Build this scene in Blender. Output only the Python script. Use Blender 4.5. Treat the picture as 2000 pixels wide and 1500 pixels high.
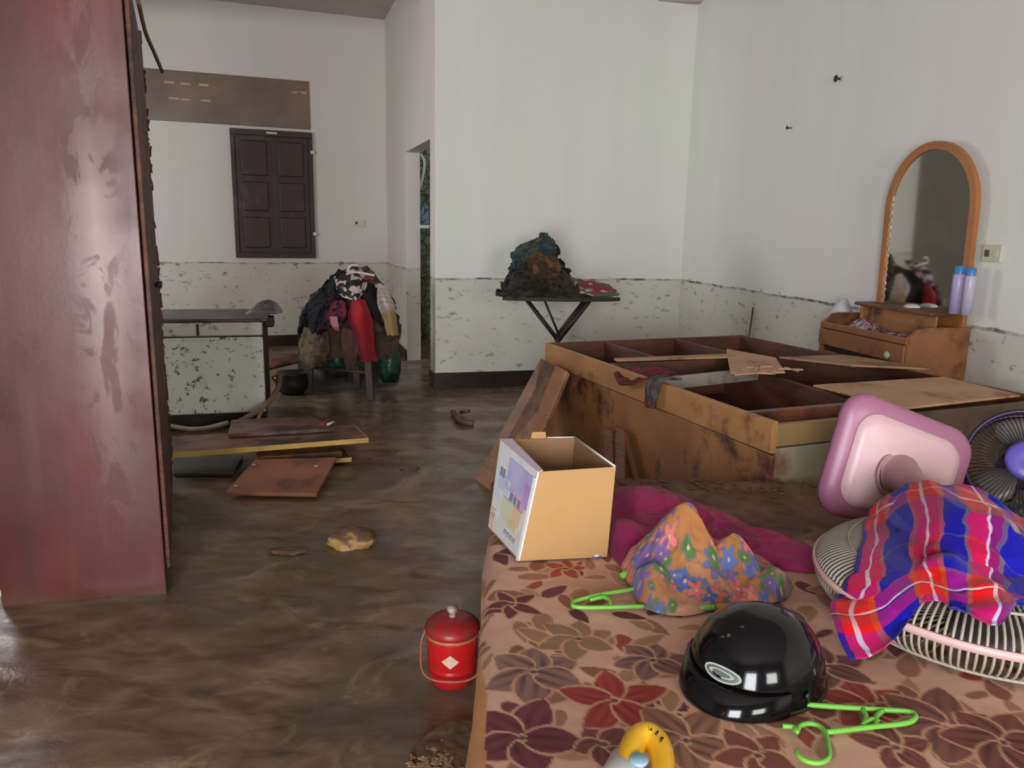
import bpy, bmesh, math, random
import numpy as np
from mathutils import Vector, Matrix, noise as mnoise
random.seed(7); rng = np.random.RandomState(7)
R = math.radians
for o in list(bpy.data.objects): bpy.data.objects.remove(o)
SC = bpy.context.scene; C = SC.collection

# ------------------------------------------------------------------ camera
H = 1.23; FPX = 1500.0; PIT = R(11.4); ROLL = R(1.1)
fw = np.array([0, math.cos(PIT), -math.sin(PIT)])
_u0 = np.cross(np.array([1., 0, 0]), fw)
up = _u0*math.cos(ROLL) - np.array([1., 0, 0])*math.sin(ROLL); rt = np.cross(fw, up)
cam = bpy.data.cameras.new('camera'); camo = bpy.data.objects.new('camera', cam); C.objects.link(camo)
camo.matrix_world = Matrix(((rt[0], up[0], -fw[0], 0), (rt[1], up[1], -fw[1], 0), (rt[2], up[2], -fw[2], H), (0, 0, 0, 1)))
cam.sensor_width = 36; cam.lens = 36*FPX/2000; cam.clip_start = 0.03; cam.clip_end = 60
SC.camera = camo

# ------------------------------------------------------------------ light
world = bpy.data.worlds.new('world'); SC.world = world; world.use_nodes = True
world.node_tree.nodes['Background'].inputs[0].default_value = (0.75, 0.85, 1.0, 1)
world.node_tree.nodes['Background'].inputs[1].default_value = 1.0
def area(name, loc, target, sx, sy, power, col):
    l = bpy.data.lights.new(name, 'AREA'); l.shape = 'RECTANGLE'; l.size = sx; l.size_y = sy; l.energy = power; l.color = col
    o = bpy.data.objects.new(name, l); C.objects.link(o); o.location = loc
    o.rotation_euler = (Vector(target)-Vector(loc)).to_track_quat('-Z', 'Y').to_euler()
    return o
area('doorway_daylight', (-0.75, -2.75, 1.05), (-0.55, 3, 1.15), 1.3, 2.0, 165, (0.97, 0.98, 1.0))
area('window_daylight', (1.7, -2.75, 1.45), (1.0, 3.0, 1.0), 1.2, 1.1, 60, (1.0, 0.97, 0.92))
area('side_fill_light', (-3.68, 4.7, 1.6), (1.0, 6.6, 1.4), 1.3, 1.2, 30, (1.0, 0.96, 0.97))  # added fill lamp for the dark alcove, kept out of view
area('back_room_fill_light', (0.35, 7.6, 2.3), (-.9, 7.6, 1.2), .5, .4, 6, (1.0, 1.0, .97))  # added lamp to brighten the back room, no opening behind it
SC.view_settings.view_transform = 'Standard'; SC.view_settings.look = 'None'
SC.view_settings.gamma = 1; SC.view_settings.use_curve_mapping = False
SC.view_settings.exposure = 0.30
SC.render.film_transparent = False

# ------------------------------------------------------------------ helpers
def ray(px, py): return fw + rt*(px-1000)/FPX - up*(py-750)/FPX
EYE = np.array([0, 0, H])
def Zp(px, py, z=0.):
    d = ray(px, py); return EYE + (z-H)/d[2]*d
def Yp(px, py, y):
    d = ray(px, py); return EYE + y/d[1]*d

def lin(c):
    if isinstance(c, str):
        c = c.lstrip('#'); c = [int(c[i:i+2], 16)/255 for i in (0, 2, 4)]
    return tuple((x/12.92 if x <= .04045 else ((x+.055)/1.055)**2.4) for x in c[:3])
def L4(c): return (*lin(c), 1)

class N:
    """small node helper"""
    def __init__(s, name):
        s.m = bpy.data.materials.new(name); s.m.use_nodes = True; s.t = s.m.node_tree; s.n = s.t.nodes
        s.b = s.n['Principled BSDF']
    def add(s, typ, **k):
        n = s.n.new(typ)
        for a, v in k.items(): setattr(n, a, v)
        return n
    def link(s, a, b): s.t.links.new(a, b)
    def noise(s, vec, scale, detail=4, rough=.55, dist=0.):
        n = s.add('ShaderNodeTexNoise'); n.inputs['Scale'].default_value = scale; n.inputs['Detail'].default_value = detail
        n.inputs['Roughness'].default_value = rough; n.inputs['Distortion'].default_value = dist
        if vec is not None: s.link(vec, n.inputs['Vector'])
        return n.outputs[0]
    def ramp(s, fac, stops):
        n = s.add('ShaderNodeValToRGB'); e = n.color_ramp.elements
        while len(e) < len(stops): e.new(.5)
        for i, (p, c) in enumerate(stops):
            e[i].position = p; e[i].color = c if not isinstance(c, (int, float)) else (c, c, c, 1)
        s.link(fac, n.inputs[0]); return n.outputs[0]
    def mix(s, fac, a, b, mode='MIX'):
        n = s.add('ShaderNodeMix', data_type='RGBA', blend_type=mode)
        if isinstance(fac, (int, float)): n.inputs[0].default_value = fac
        else: s.link(fac, n.inputs[0])
        for i, v in ((6, a), (7, b)):
            if isinstance(v, tuple): n.inputs[i].default_value = v
            else: s.link(v, n.inputs[i])
        return n.outputs[2]
    def math(s, op, a, b=0., c=None):
        n = s.add('ShaderNodeMath', operation=op)
        for i, v in enumerate((a, b) if c is None else (a, b, c)):
            if isinstance(v, (int, float)): n.inputs[i].default_value = v
            else: s.link(v, n.inputs[i])
        return n.outputs[0]
    def mapping(s, vec, scale):
        n = s.add('ShaderNodeMapping'); n.inputs['Scale'].default_value = scale; s.link(vec, n.inputs[0]); return n.outputs[0]
    def bump(s, h, strength, dist=.01):
        n = s.add('ShaderNodeBump'); n.inputs['Strength'].default_value = strength; n.inputs['Distance'].default_value = dist
        s.link(h, n.inputs['Height']); s.link(n.outputs[0], s.b.inputs['Normal'])
    def obj(s): return s.add('ShaderNodeTexCoord').outputs['Object']
    def pos(s): return s.add('ShaderNodeNewGeometry').outputs['Position']

def mat(name, c1, c2=None, scale=6, rough=.6, bump=.15, mud=0., mudcol='#54402f', stretch=(1, 1, 1), metal=0., spec=.5, coat=0., bscale=None, mudscale=5):
    k = N(name); v = k.mapping(k.obj(), stretch)
    col = L4(c1)
    if c2: col = k.mix(k.ramp(k.noise(v, scale), [(.35, 0.), (.65, 1.)]), L4(c1), L4(c2))
    if mud > 0:
        f = k.ramp(k.noise(k.obj(), mudscale, 6, .65), [(.62-mud*.4, 0.), (.72-mud*.3, 1.)])
        col = k.mix(f, col, L4(mudcol))
    if isinstance(col, tuple): k.b.inputs['Base Color'].default_value = col
    else: k.link(col, k.b.inputs['Base Color'])
    k.b.inputs['Roughness'].default_value = rough; k.b.inputs['Metallic'].default_value = metal
    k.b.inputs['Specular IOR Level'].default_value = spec; k.b.inputs['Coat Weight'].default_value = coat
    if bump: k.bump(k.noise(v, bscale or scale*5, 4), bump)
    return k.m

def attr_mat(name, rough=.85, bump=.25, bscale=120, mud=0., mudcol='#5a4636', sheen=.1):
    k = N(name); a = k.add('ShaderNodeAttribute', attribute_name='Col'); col = a.outputs[0]
    if mud > 0:
        f = k.ramp(k.noise(k.obj(), 7, 6, .65), [(.62-mud*.4, 0.), (.75-mud*.3, .85)])
        col = k.mix(f, col, L4(mudcol))
    k.link(col, k.b.inputs['Base Color'])
    k.b.inputs['Roughness'].default_value = rough; k.b.inputs['Sheen Weight'].default_value = sheen
    k.b.inputs['Specular IOR Level'].default_value = .25
    if bump: k.bump(k.noise(k.obj(), bscale, 3), bump, .002)
    return k.m

ROOT = {}
def thing(name, label, cat, loc, group=None, kind=None):
    o = bpy.data.objects.new(name, None); C.objects.link(o); o.location = loc; o.empty_display_size = .05
    o['label'] = label; o['category'] = cat
    if group: o['group'] = group
    ROOT[o.name] = Vector(loc)
    return o
def tag(o, label=None, cat=None, group=None, kind=None):
    if label: o['label'] = label
    if cat: o['category'] = cat
    if group: o['group'] = group
    if kind: o['kind'] = kind
    return o
def rootloc(p):
    while p.parent: p = p.parent
    return Vector(p.location)
def finish(name, me, m, parent=None, smooth=False):
    if m: me.materials.append(m)
    o = bpy.data.objects.new(name, me); C.objects.link(o)
    n = len(me.vertices); co = np.empty(n*3, np.float32); me.vertices.foreach_get('co', co); co = co.reshape(-1, 3)
    if parent is not None:
        off = np.array(rootloc(parent)); o.parent = parent
    else:
        off = np.array([(co[:, 0].min()+co[:, 0].max())/2, (co[:, 1].min()+co[:, 1].max())/2, co[:, 2].min()]); o.location = off
    co -= off; me.vertices.foreach_set('co', co.ravel()); me.update()
    if smooth:
        me.polygons.foreach_set('use_smooth', [True]*len(me.polygons))
    return o
def from_arrays(name, V, Fq, m, parent=None, smooth=True, col=None):
    V = np.asarray(V, np.float32); Fq = np.asarray(Fq, np.int32); me = bpy.data.meshes.new(name)
    me.vertices.add(len(V)); me.vertices.foreach_set('co', V.ravel())
    k = Fq.shape[1]
    me.loops.add(Fq.size); me.loops.foreach_set('vertex_index', Fq.ravel())
    me.polygons.add(len(Fq)); me.polygons.foreach_set('loop_start', np.arange(0, Fq.size, k, dtype=np.int32))
    me.update(calc_edges=True); me.validate()
    if col is not None:
        a = me.color_attributes.new('Col', 'FLOAT_COLOR', 'POINT')
        cc = np.ones((len(V), 4), np.float32); cc[:, :3] = col; a.data.foreach_set('color', cc.ravel())
    return finish(name, me, m, parent, smooth)
def bm_obj(name, bm, m, parent=None, smooth=False):
    bmesh.ops.recalc_face_normals(bm, faces=bm.faces)
    me = bpy.data.meshes.new(name); bm.to_mesh(me); bm.free()
    return finish(name, me, m, parent, smooth)
def add_hexa(bm, p, bev=0., seg=2):
    """p: 4 bottom corners then 4 top corners"""
    vs = [bm.verts.new(Vector(q)) for q in p]
    fs = [bm.faces.new([vs[i] for i in f]) for f in ((3, 2, 1, 0), (4, 5, 6, 7), (0, 1, 5, 4), (1, 2, 6, 5), (2, 3, 7, 6), (3, 0, 4, 7))]
    if bev: bmesh.ops.bevel(bm, geom=list({e for f in fs for e in f.edges}), offset=bev, segments=seg, affect='EDGES', profile=.5)
def obox(bm, c, ax, ay, az, bev=0., seg=2):
    """box about centre c with half-vectors"""
    c = Vector(c); ax = Vector(ax); ay = Vector(ay); az = Vector(az)
    add_hexa(bm, [c-ax-ay-az, c+ax-ay-az, c+ax+ay-az, c-ax+ay-az, c-ax-ay+az, c+ax-ay+az, c+ax+ay+az, c-ax+ay+az], bev, seg)
def hexa(name, p, m, parent=None, bev=.003, seg=2):
    bm = bmesh.new(); add_hexa(bm, p, bev, seg); return bm_obj(name, bm, m, parent)
def slab(name, quad, th, m, parent=None, bev=.002):
    """board: quad of 4 points (top face), thickness th along -normal"""
    q = [Vector(x) for x in quad]; n = (q[1]-q[0]).cross(q[3]-q[0]).normalized()
    if n.z < 0: n = -n
    bm = bmesh.new(); add_hexa(bm, [x-n*th for x in q]+q, bev); return bm_obj(name, bm, m, parent)
def wallbox(name, p, q, z0, z1, th, m, parent=None, bev=0, label=None):
    """vertical wall from p to q (xy), thickness to the right of p->q away from room (given sign)"""
    p = Vector((p[0], p[1], 0)); q = Vector((q[0], q[1], 0)); d = (q-p).normalized(); n = Vector((d.y, -d.x, 0))*th
    bm = bmesh.new(); a = Vector((0, 0, z0)); b = Vector((0, 0, z1))
    add_hexa(bm, [p+a, q+a, q+n+a, p+n+a, p+b, q+b, q+n+b, p+n+b], bev)
    return bm_obj(name, bm, m, parent)
def add_tube(bm, pts, r, seg=8, closed=False, cap=True):
    pts = [Vector(p) for p in pts]; n = len(pts); rr = r if isinstance(r, (list, tuple)) else [r]*n
    rings = []; prev = None
    for i, p in enumerate(pts):
        a = pts[(i-1) % n] if (closed or i > 0) else pts[i]; b = pts[(i+1) % n] if (closed or i < n-1) else pts[i]
        t = (b-a).normalized()
        if prev is None:
            x = t.orthogonal().normalized()
        else:
            x = (prev - t*prev.dot(t)).normalized()
        prev = x; y = t.cross(x)
        rings.append([bm.verts.new(p+(x*math.cos(2*math.pi*k/seg)+y*math.sin(2*math.pi*k/seg))*rr[i]) for k in range(seg)])
    for i in range(n if closed else n-1):
        A = rings[i]; B = rings[(i+1) % n]
        for k in range(seg): bm.faces.new((A[k], A[(k+1) % seg], B[(k+1) % seg], B[k]))
    if cap and not closed: bm.faces.new(rings[0][::-1]); bm.faces.new(rings[-1])
def tube(name, pts, r, m, parent=None, seg=8, closed=False):
    bm = bmesh.new(); add_tube(bm, pts, r, seg, closed); return bm_obj(name, bm, m, parent, True)
def spline(pts, n=8, closed=False):
    pts = [Vector(p) for p in pts]; out = []; N_ = len(pts)
    rngs = range(N_ if closed else N_-1)
    for i in rngs:
        g = lambda j: pts[j % N_] if closed else pts[max(0, min(N_-1, j))]
        a, b, c, d = g(i-1), g(i), g(i+1), g(i+2)
        for k in range(n):
            t = k/n; out.append(.5*((2*b)+(c-a)*t+(2*a-5*b+4*c-d)*t*t+(3*b-a-3*c+d)*t**3))
    if not closed: out.append(pts[-1])
    return out
def lathe(name, prof, c, m, parent=None, seg=48, axis=None, smooth=True):
    """prof: (r,z) list"""
    bm = bmesh.new(); M = Matrix.Translation(Vector(c)) @ (axis if axis is not None else Matrix.Identity(4)); rings = []
    for r, z in prof:
        if r < 1e-6: rings.append([bm.verts.new(M @ Vector((0, 0, z)))])
        else: rings.append([bm.verts.new(M @ Vector((r*math.cos(2*math.pi*k/seg), r*math.sin(2*math.pi*k/seg), z))) for k in range(seg)])
    for A, B in zip(rings, rings[1:]):
        for k in range(seg):
            a, b = A[k % len(A)], A[(k+1) % len(A)]; c2, d = B[(k+1) % len(B)], B[k % len(B)]
            vs = [v for i, v in enumerate((a, b, c2, d)) if v not in (a, b, c2, d)[:i]]
            if len(vs) >= 3: bm.faces.new(vs)
    return bm_obj(name, bm, m, parent, smooth)

# numpy noise
_lat = rng.rand(256, 256)
def vn(x, y, s=0):
    x = np.asarray(x, float)+s*17.3; y = np.asarray(y, float)+s*9.7
    xi = np.floor(x).astype(int); yi = np.floor(y).astype(int); fx = x-xi; fy = y-yi
    fx = fx*fx*(3-2*fx); fy = fy*fy*(3-2*fy); g = lambda a, b: _lat[a & 255, b & 255]
    return (g(xi, yi)*(1-fx)+g(xi+1, yi)*fx)*(1-fy)+(g(xi, yi+1)*(1-fx)+g(xi+1, yi+1)*fx)*fy
def fbm(x, y, o=4, s=0):
    t = 0; a = .5
    for i in range(o): t = t+a*vn(x*2**i, y*2**i, s+i); a *= .5
    return t/(1-.5**o)
def grid_faces(nu, nv, wrap=False):
    i = np.arange(nu-1)[:, None]; j = np.arange(nv-1 if not wrap else nv)[None, :]; j2 = (j+1) % nv
    a = i*nv+j; b = i*nv+j2; c = (i+1)*nv+j2; d = (i+1)*nv+j
    return np.stack([a, b, c, d], -1).reshape(-1, 4)
def catmull_grid(P, nu, nv):
    """P (a,b,3) control grid through which the surface passes"""
    def basis(n, m):
        t = np.linspace(0, n-1, m); W = np.zeros((m, n))
        for r_, x in enumerate(t):
            i = min(int(x), n-2); f = x-i
            w = [-.5*f+f*f-.5*f**3, 1-2.5*f*f+1.5*f**3, .5*f+2*f*f-1.5*f**3, -.5*f*f+.5*f**3]
            for k, ww in zip((i-1, i, i+1, i+2), w):
                W[r_, max(0, min(n-1, k))] += ww
        return W
    return np.einsum('ia,jb,abk->ijk', basis(P.shape[0], nu), basis(P.shape[1], nv), P)
def cloth(name, P, m, colf, nu=90, nv=90, fold=.01, ff=(3, 9), seed=0, th=.004, parent=None, edge=.0, clamp=None):
    """draped cloth through control points P; folds displaced along the normal, real thickness"""
    P = np.asarray(P, float); S = catmull_grid(P, nu, nv)
    u, v = np.meshgrid(np.linspace(0, 1, nu), np.linspace(0, 1, nv), indexing='ij')
    if edge:
        du = np.gradient(S, axis=0)*nu; dv = np.gradient(S, axis=1)*nv
        S = S + du*((fbm(u*9, v*9, 3, seed+3)-.5)*edge)[..., None] + dv*((fbm(u*9, v*9, 3, seed+6)-.5)*edge)[..., None]
    nrm = np.cross(np.gradient(S, axis=1), np.gradient(S, axis=0)); nrm /= (np.linalg.norm(nrm, axis=2, keepdims=True)+1e-9)
    toward = (EYE-S); sg = np.sign((nrm*toward).sum()); nrm *= sg
    d = (fbm(u*ff[0], v*ff[1], 3, seed)-.5)*2*fold + np.abs(fbm(u*ff[0]*2, v*ff[1]*1.3, 2, seed+5)-.5)*fold*1.4
    S = S+nrm*d[..., None]
    if clamp is not None:
        dirs = EYE-S; dirs /= np.linalg.norm(dirs, axis=2, keepdims=True); mv = np.zeros(S.shape[:2])
        for _ in range(220):
            Q = S+dirs*mv[..., None]; bad = Q[..., 2] < clamp(Q[..., 0], Q[..., 1])
            if not bad.any(): break
            mv = mv+bad*.003
        for _ in range(10):                                  # even the lift out so the cloth stays smooth
            m2 = mv.copy(); m2[1:-1, 1:-1] = (mv[1:-1, 1:-1]+mv[:-2, 1:-1]+mv[2:, 1:-1]+mv[1:-1, :-2]+mv[1:-1, 2:])/5; mv = np.maximum(m2, mv)
        S = S+dirs*mv[..., None]
    col = colf(u, v)
    F1 = grid_faces(nu, nv); V2 = (S-nrm*th).reshape(-1, 3); n = nu*nv
    V = np.concatenate([S.reshape(-1, 3), V2]); F2 = F1[:, ::-1]+n
    bi = np.concatenate([np.arange(nv), np.arange(1, nu)*nv+nv-1, (nu-1)*nv+np.arange(nv-2, -1, -1), np.arange(nu-2, 0, -1)*nv])
    b2 = np.roll(bi, -1); side = np.stack([bi, bi+n, b2+n, b2], -1)
    F = np.concatenate([F1, F2, side])
    if sg > 0: F = F[:, ::-1]
    cc = np.asarray(col).reshape(-1, 3)
    return from_arrays(name, V, F, m, parent, True, np.concatenate([cc, cc]))
def mixc(a, b, t): t = np.clip(t, 0, 1)[..., None]; return np.asarray(a)*(1-t)+np.asarray(b)*t
def plain(c, c2=None, s=4):
    def f(u, v):
        base = np.broadcast_to(lin(c), u.shape+(3,)).copy()
        if c2: base = mixc(base, lin(c2), (fbm(u*s, v*s, 4, 11)-.42)*6)
        return base
    return f
def heap(name, outline, z0, bumps, m, colf, parent=None, base=.012, amp=.02, nf=14, seed=0, nr=34, na=130, center=None, pw=1.3):
    """heap of cloth on plane z0: outline = xy points, bumps = (x,y,height,radius)"""
    o = np.array([[p[0], p[1]] for p in spline([Vector((a, b, 0)) for a, b in outline], 12, True)])
    c = np.array(center) if center is not None else o.mean(0)
    idx = np.linspace(0, len(o), na, endpoint=False); i0 = idx.astype(int); f = (idx-i0)[:, None]
    B = o[i0]*(1-f)+o[(i0+1) % len(o)]*f
    s = np.linspace(0, 1, nr)**.8
    X = c[0]+s[:, None]*(B[None, :, 0]-c[0]); Y_ = c[1]+s[:, None]*(B[None, :, 1]-c[1])
    e = 1-s[:, None]**5*np.ones_like(X)
    h = base*e
    for bx, by, bh, br in bumps: h = np.maximum(h, bh*np.exp(-(((X-bx)**2+(Y_-by)**2)/br**2)**pw))
    rd = np.abs(fbm(X*nf, Y_*nf, 4, seed)-.5)*2
    h = h+(amp*(1-rd)-amp*.55)*(.35+.65*np.clip(h/ (max(b[2] for b in bumps)+1e-6), 0, 1)**.5)*e
    h = np.maximum(h, .003)*np.clip((1-s[:, None])*12, 0, 1)
    V = np.stack([X, Y_, z0+h], -1).reshape(-1, 3)
    col = np.asarray(colf(X, Y_)).reshape(-1, 3)
    F = grid_faces(nr, na, True)
    bot = np.stack([B[:, 0], B[:, 1], np.full(na, z0-.001)], -1); n = len(V)
    return from_arrays(name, V, F, m, parent, True, col)

# ------------------------------------------------------------------ materials of the room
FL = .852          # height of the flood line on the walls
def wall_mat(name, base, hi, lo, speck=.5):
    k = N(name); p = k.pos(); z = k.add('ShaderNodeSeparateXYZ'); k.link(p, z.inputs[0]); z = z.outputs[2]
    streak = k.noise(k.mapping(p, (2.2, 2.2, .22)), 2.0, 3)
    c = k.mix(k.ramp(streak, [(.35, 0.), (.7, 1.)]), L4(base), L4(hi))
    c = k.mix(k.ramp(k.noise(p, .9, 2), [(.4, 0.), (.62, .55)]), c, L4(lo))
    # zone below the flood line
    zn = k.math('ADD', z, k.math('MULTIPLY', k.math('SUBTRACT', k.noise(p, 2.5, 3), .5), .03))
    below = k.math('LESS_THAN', zn, FL)
    c2 = k.mix(k.ramp(k.noise(p, 2.2, 5, .6), [(.35, 0.), (.7, .6)]), L4('#cbc9b8'), L4('#b0a38d'))
    c = k.mix(k.math('MULTIPLY', below, .55), c, c2)
    sp = k.ramp(k.noise(k.mapping(p, (1, 1, 1.9)), 13, 6, .62), [(.62-.03*speck, 0.), (.66, .85)])
    low = k.ramp(z, [(.0, 1.), (.30, .55), (.85, .9), (.88, .0)])
    c = k.mix(k.math('MULTIPLY', k.math('MULTIPLY', sp, low), speck), c, L4('#4c4433'))
    # thin scum line
    d = k.math('ABSOLUTE', k.math('SUBTRACT', zn, FL-.004))
    line = k.math('MULTIPLY', k.math('LESS_THAN', d, .008), k.ramp(k.noise(p, 6, 4, .7), [(.45, .15), (.62, .9)]))
    c = k.mix(line, c, L4('#4a4234'))
    # tide mud near the floor
    k.link(c, k.b.inputs['Base Color']); k.b.inputs['Roughness'].default_value = .75; k.b.inputs['Specular IOR Level'].default_value = .25
    k.bump(k.noise(p, 30, 4), .12)
    return k.m
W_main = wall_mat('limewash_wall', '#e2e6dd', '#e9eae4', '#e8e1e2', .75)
W_alc = wall_mat('limewash_wall_shaded', '#d6d3ca', '#dbd5d1', '#d9d0d0', .9)  # greyer copy of the main limewash, alcove shade put into its colour
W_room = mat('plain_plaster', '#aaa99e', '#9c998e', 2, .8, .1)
CEIL = mat('ceiling_plaster', '#b5aca6', '#a8a09a', 2, .85, .1)
BASEB = mat('dark_baseboard', '#33221c', '#241813', 8, .35, .2)

# wet mud floor
k = N('wet_mud'); p = k.pos()
big = k.noise(p, 1.1, 4, .6, .6); fine = k.noise(k.mapping(p, (1, 2.3, 1)), 5, 6, .62, .8)
c = k.mix(k.ramp(fine, [(.32, 0.), (.7, 1.)]), L4('#533b2a'), L4('#957a60'))
c = k.mix(k.ramp(big, [(.42, 0.), (.62, .8)]), c, L4('#5f5343'))
c = k.mix(k.ramp(k.noise(p, 2.6, 5, .7, 1.5), [(.56, 0.), (.68, .7)]), c, L4('#a08a6e'))
k.link(c, k.b.inputs['Base Color'])
k.link(k.ramp(k.noise(k.mapping(p, (1, 1.7, 1)), 2.2, 5, .6, .5), [(.35, .10), (.62, .5)]), k.b.inputs['Roughness'])
k.b.inputs['Specular IOR Level'].default_value = .55
k.bump(k.noise(k.mapping(p, (1, 1.6, 1)), 9, 6, .6, .7), .3, .010)
MUD = k.m

wood_red = None
def wood(name, a, b, rough=.5, mud=.25, bump=.2, mudcol='#4c3524', stretch=(1, 1, 6)):
    return mat(name, a, b, 3, rough, bump, mud, mudcol, stretch)
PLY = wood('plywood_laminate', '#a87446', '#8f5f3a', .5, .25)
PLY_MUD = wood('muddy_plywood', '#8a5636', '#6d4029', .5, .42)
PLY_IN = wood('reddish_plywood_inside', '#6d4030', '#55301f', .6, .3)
PLY_PALE = mat('pale_hardboard', '#c89e7c', '#ba8e6c', 4, .6, .1, .15, '#8a5f42')
PLY_OLD = mat('peeling_whitewashed_panel', '#8f8a74', '#a5977a', 5, .7, .2, .3, '#7b5b3d')
DRES = mat('orange_laminate', '#976540', '#875838', 3, .42, .08, .28, '#5e3c28')

# ------------------------------------------------------------------ room
A = np.array([-.597, 5.858]); B = np.array([1.377, 6.387]); Cc = np.array([2.063, 3.087])
R1 = np.array([-1.354, 8.293]); R0 = np.array([-3.309, 7.544])
dR = (R1-R0)/np.linalg.norm(R1-R0); RL = R0-dR*.75; RRt = R1+dR*1.9
dM = (B-A)/np.linalg.norm(B-A); dW = (Cc-B)/np.linalg.norm(Cc-B)
BK = Cc+dW*((-2.4-Cc[1])/dW[1])
ZC = 2.965; ZC2 = 3.27
def struct(o): o['kind'] = 'structure'; return o
# floor with real lumps
nx, ny = 420, 560
gx = np.linspace(-4.6, 3.6, nx); gy = np.linspace(-2.4, 9.6, ny); X, Y = np.meshgrid(gx, gy, indexing='ij')
zz = (fbm(X*3.2+fbm(X*2, Y*2, 2, 4)*2, Y*5.2, 5, 2)-.5)*.030 + np.abs(fbm(X*6, Y*9, 3, 9)-.5)*.012
zz = np.minimum(zz-.004, .006)
zz = zz*np.clip(1.0-(Y-2.2)*.5, .22, 1)
struct(from_arrays('floor', np.stack([X, Y, zz], -1).reshape(-1, 3), grid_faces(nx, ny), MUD))
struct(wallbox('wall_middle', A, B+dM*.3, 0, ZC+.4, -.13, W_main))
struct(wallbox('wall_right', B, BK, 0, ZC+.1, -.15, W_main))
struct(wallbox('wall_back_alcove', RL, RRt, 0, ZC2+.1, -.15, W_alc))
# alcove side wall with the doorway
dS = (R1-A)/np.linalg.norm(R1-A); LS = np.linalg.norm(R1-A); t0, t1, dz = .075*LS, .52*LS, 1.885
th = .13
def S(t): return A+dS*t
nS = np.array([dS[1], -dS[0]])
bm = bmesh.new()
def addw(bm, p, q, z0, z1, thk):
    p = Vector((p[0], p[1], 0)); q = Vector((q[0], q[1], 0)); d = (q-p).normalized(); n = Vector((d.y, -d.x, 0))*thk
    a = Vector((0, 0, z0)); b = Vector((0, 0, z1))
    add_hexa(bm, [p+a, q+a, q+n+a, p+n+a, p+b, q+b, q+n+b, p+n+b])
addw(bm, S(0), S(t0), 0, ZC2, th); addw(bm, S(t1), S(LS), 0, ZC2, th); addw(bm, S(t0), S(t1), dz, ZC2, th)
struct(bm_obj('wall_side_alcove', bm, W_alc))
# back room behind the doorway
k = N('mildewed_tiles'); p = k.pos(); br = k.add('ShaderNodeTexVoronoi', feature='DISTANCE_TO_EDGE'); br.inputs['Scale'].default_value = 12; k.link(p, br.inputs['Vector'])
c = k.mix(k.ramp(k.noise(p, 22, 5, .7), [(.4, 0.), (.6, 1.)]), L4('#7f8a70'), L4('#4b5040'))
c = k.mix(k.ramp(br.outputs['Distance'], [(.03, 1.), (.08, 0.)]), c, L4('#39392c'))
k.link(c, k.b.inputs['Base Color']); k.b.inputs['Roughness'].default_value = .5
struct(wallbox('wall_back_room', S(LS)+nS*.13+dS*(-.3), S(LS)+nS*1.6+dS*(-.3), 0, ZC, -.1, k.m))
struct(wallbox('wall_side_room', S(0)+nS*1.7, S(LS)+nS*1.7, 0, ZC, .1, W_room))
# rest of the room
LL = np.array([-3.3, -2.4])
bm = bmesh.new(); dL = (LL-RL)/np.linalg.norm(LL-RL); tL = lambda y: RL+dL*((y-RL[1])/dL[1])
for a, b, z0, z1 in ((RL, tL(5.4), 0, ZC2+.1), (tL(5.4), tL(4.0), 0, .95), (tL(5.4), tL(4.0), 2.25, ZC2+.1), (tL(4.0), LL, 0, ZC2+.1)): addw(bm, a, b, z0, z1, .15)  # unseen opening added in the left wall for the side fill lamp
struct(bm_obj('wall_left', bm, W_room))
bm = bmesh.new()
def bw(x0, x1, z0, z1): obox(bm, ((x0+x1)/2, -2.47, (z0+z1)/2), ((x1-x0)/2, 0, 0), (0, .07, 0), (0, 0, (z1-z0)/2))
bw(-3.4, -1.45, 0, ZC); bw(-1.45, -.05, 2.15, ZC); bw(-.05, 1.05, 0, ZC); bw(1.05, 2.3, 0, .9); bw(1.05, 2.3, 2.05, ZC); bw(2.3, BK[0]+.2, 0, ZC)
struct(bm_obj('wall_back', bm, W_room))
bm = bmesh.new(); obox(bm, (-.1, 1.9, ZC+.05), (4.3, 0, 0), (0, 4.45, 0), (0, 0, .05)); struct(bm_obj('ceiling', bm, CEIL))
bm = bmesh.new(); obox(bm, (-1.3, 7.9, ZC2+.05), (3.6, 0, 0), (0, 1.6, 0), (0, 0, .05)); obox(bm, (-.9, 6.33, ZC2-.1), (3.6, 0, 0), (0, .03, 0), (0, 0, .22)); struct(bm_obj('ceiling_alcove', bm, CEIL))
# baseboards
def baseb(name, p, q, h, side=1):
    o = wallbox(name, p, q, -.01, h, .014*side, BASEB, None, .003); struct(o)
baseb('baseboard_middle', A, B, .125); baseb('baseboard_right', B, BK, .11)
baseb('baseboard_back', RL, R1, .11); baseb('baseboard_side', S(t1), S(LS), .10, -1)
# plinth return on the wall corner
baseb('baseboard_corner', S(0), S(t0), .12, -1)

# ------------------------------------------------------------------ window with shutters and transom panel
TR = mat('brown_transom_glass', '#7d6a58', '#6a5747', 3, .3, .05)
SH = mat('dark_shutter_paint', '#331c1a', '#28161a', 4, .45, .2, .18, '#463732')
SHP = mat('dark_shutter_panel_paint', '#3d201c', '#2e1a1a', 4, .45, .2, .1, '#463732')
win = struct(bpy.data.objects.new('window_1', None)); C.objects.link(win)
nR = np.array([dR[1], -dR[0]])                                   # into the room
def WP(s, z, off=0.): q = R0+dR*s+nR*off; return Vector((q[0], q[1], z))
win.location = WP(1.0, .9)
wx0, wx1 = .57, 1.345
def wbox(name, s0, s1, z0, z1, o0, o1, m, parent, bev=.004):
    return hexa(name, [WP(s0, z0, o0), WP(s1, z0, o0), WP(s1, z0, o1), WP(s0, z0, o1), WP(s0, z1, o0), WP(s1, z1, o0), WP(s1, z1, o1), WP(s0, z1, o1)], m, parent, bev)
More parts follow.
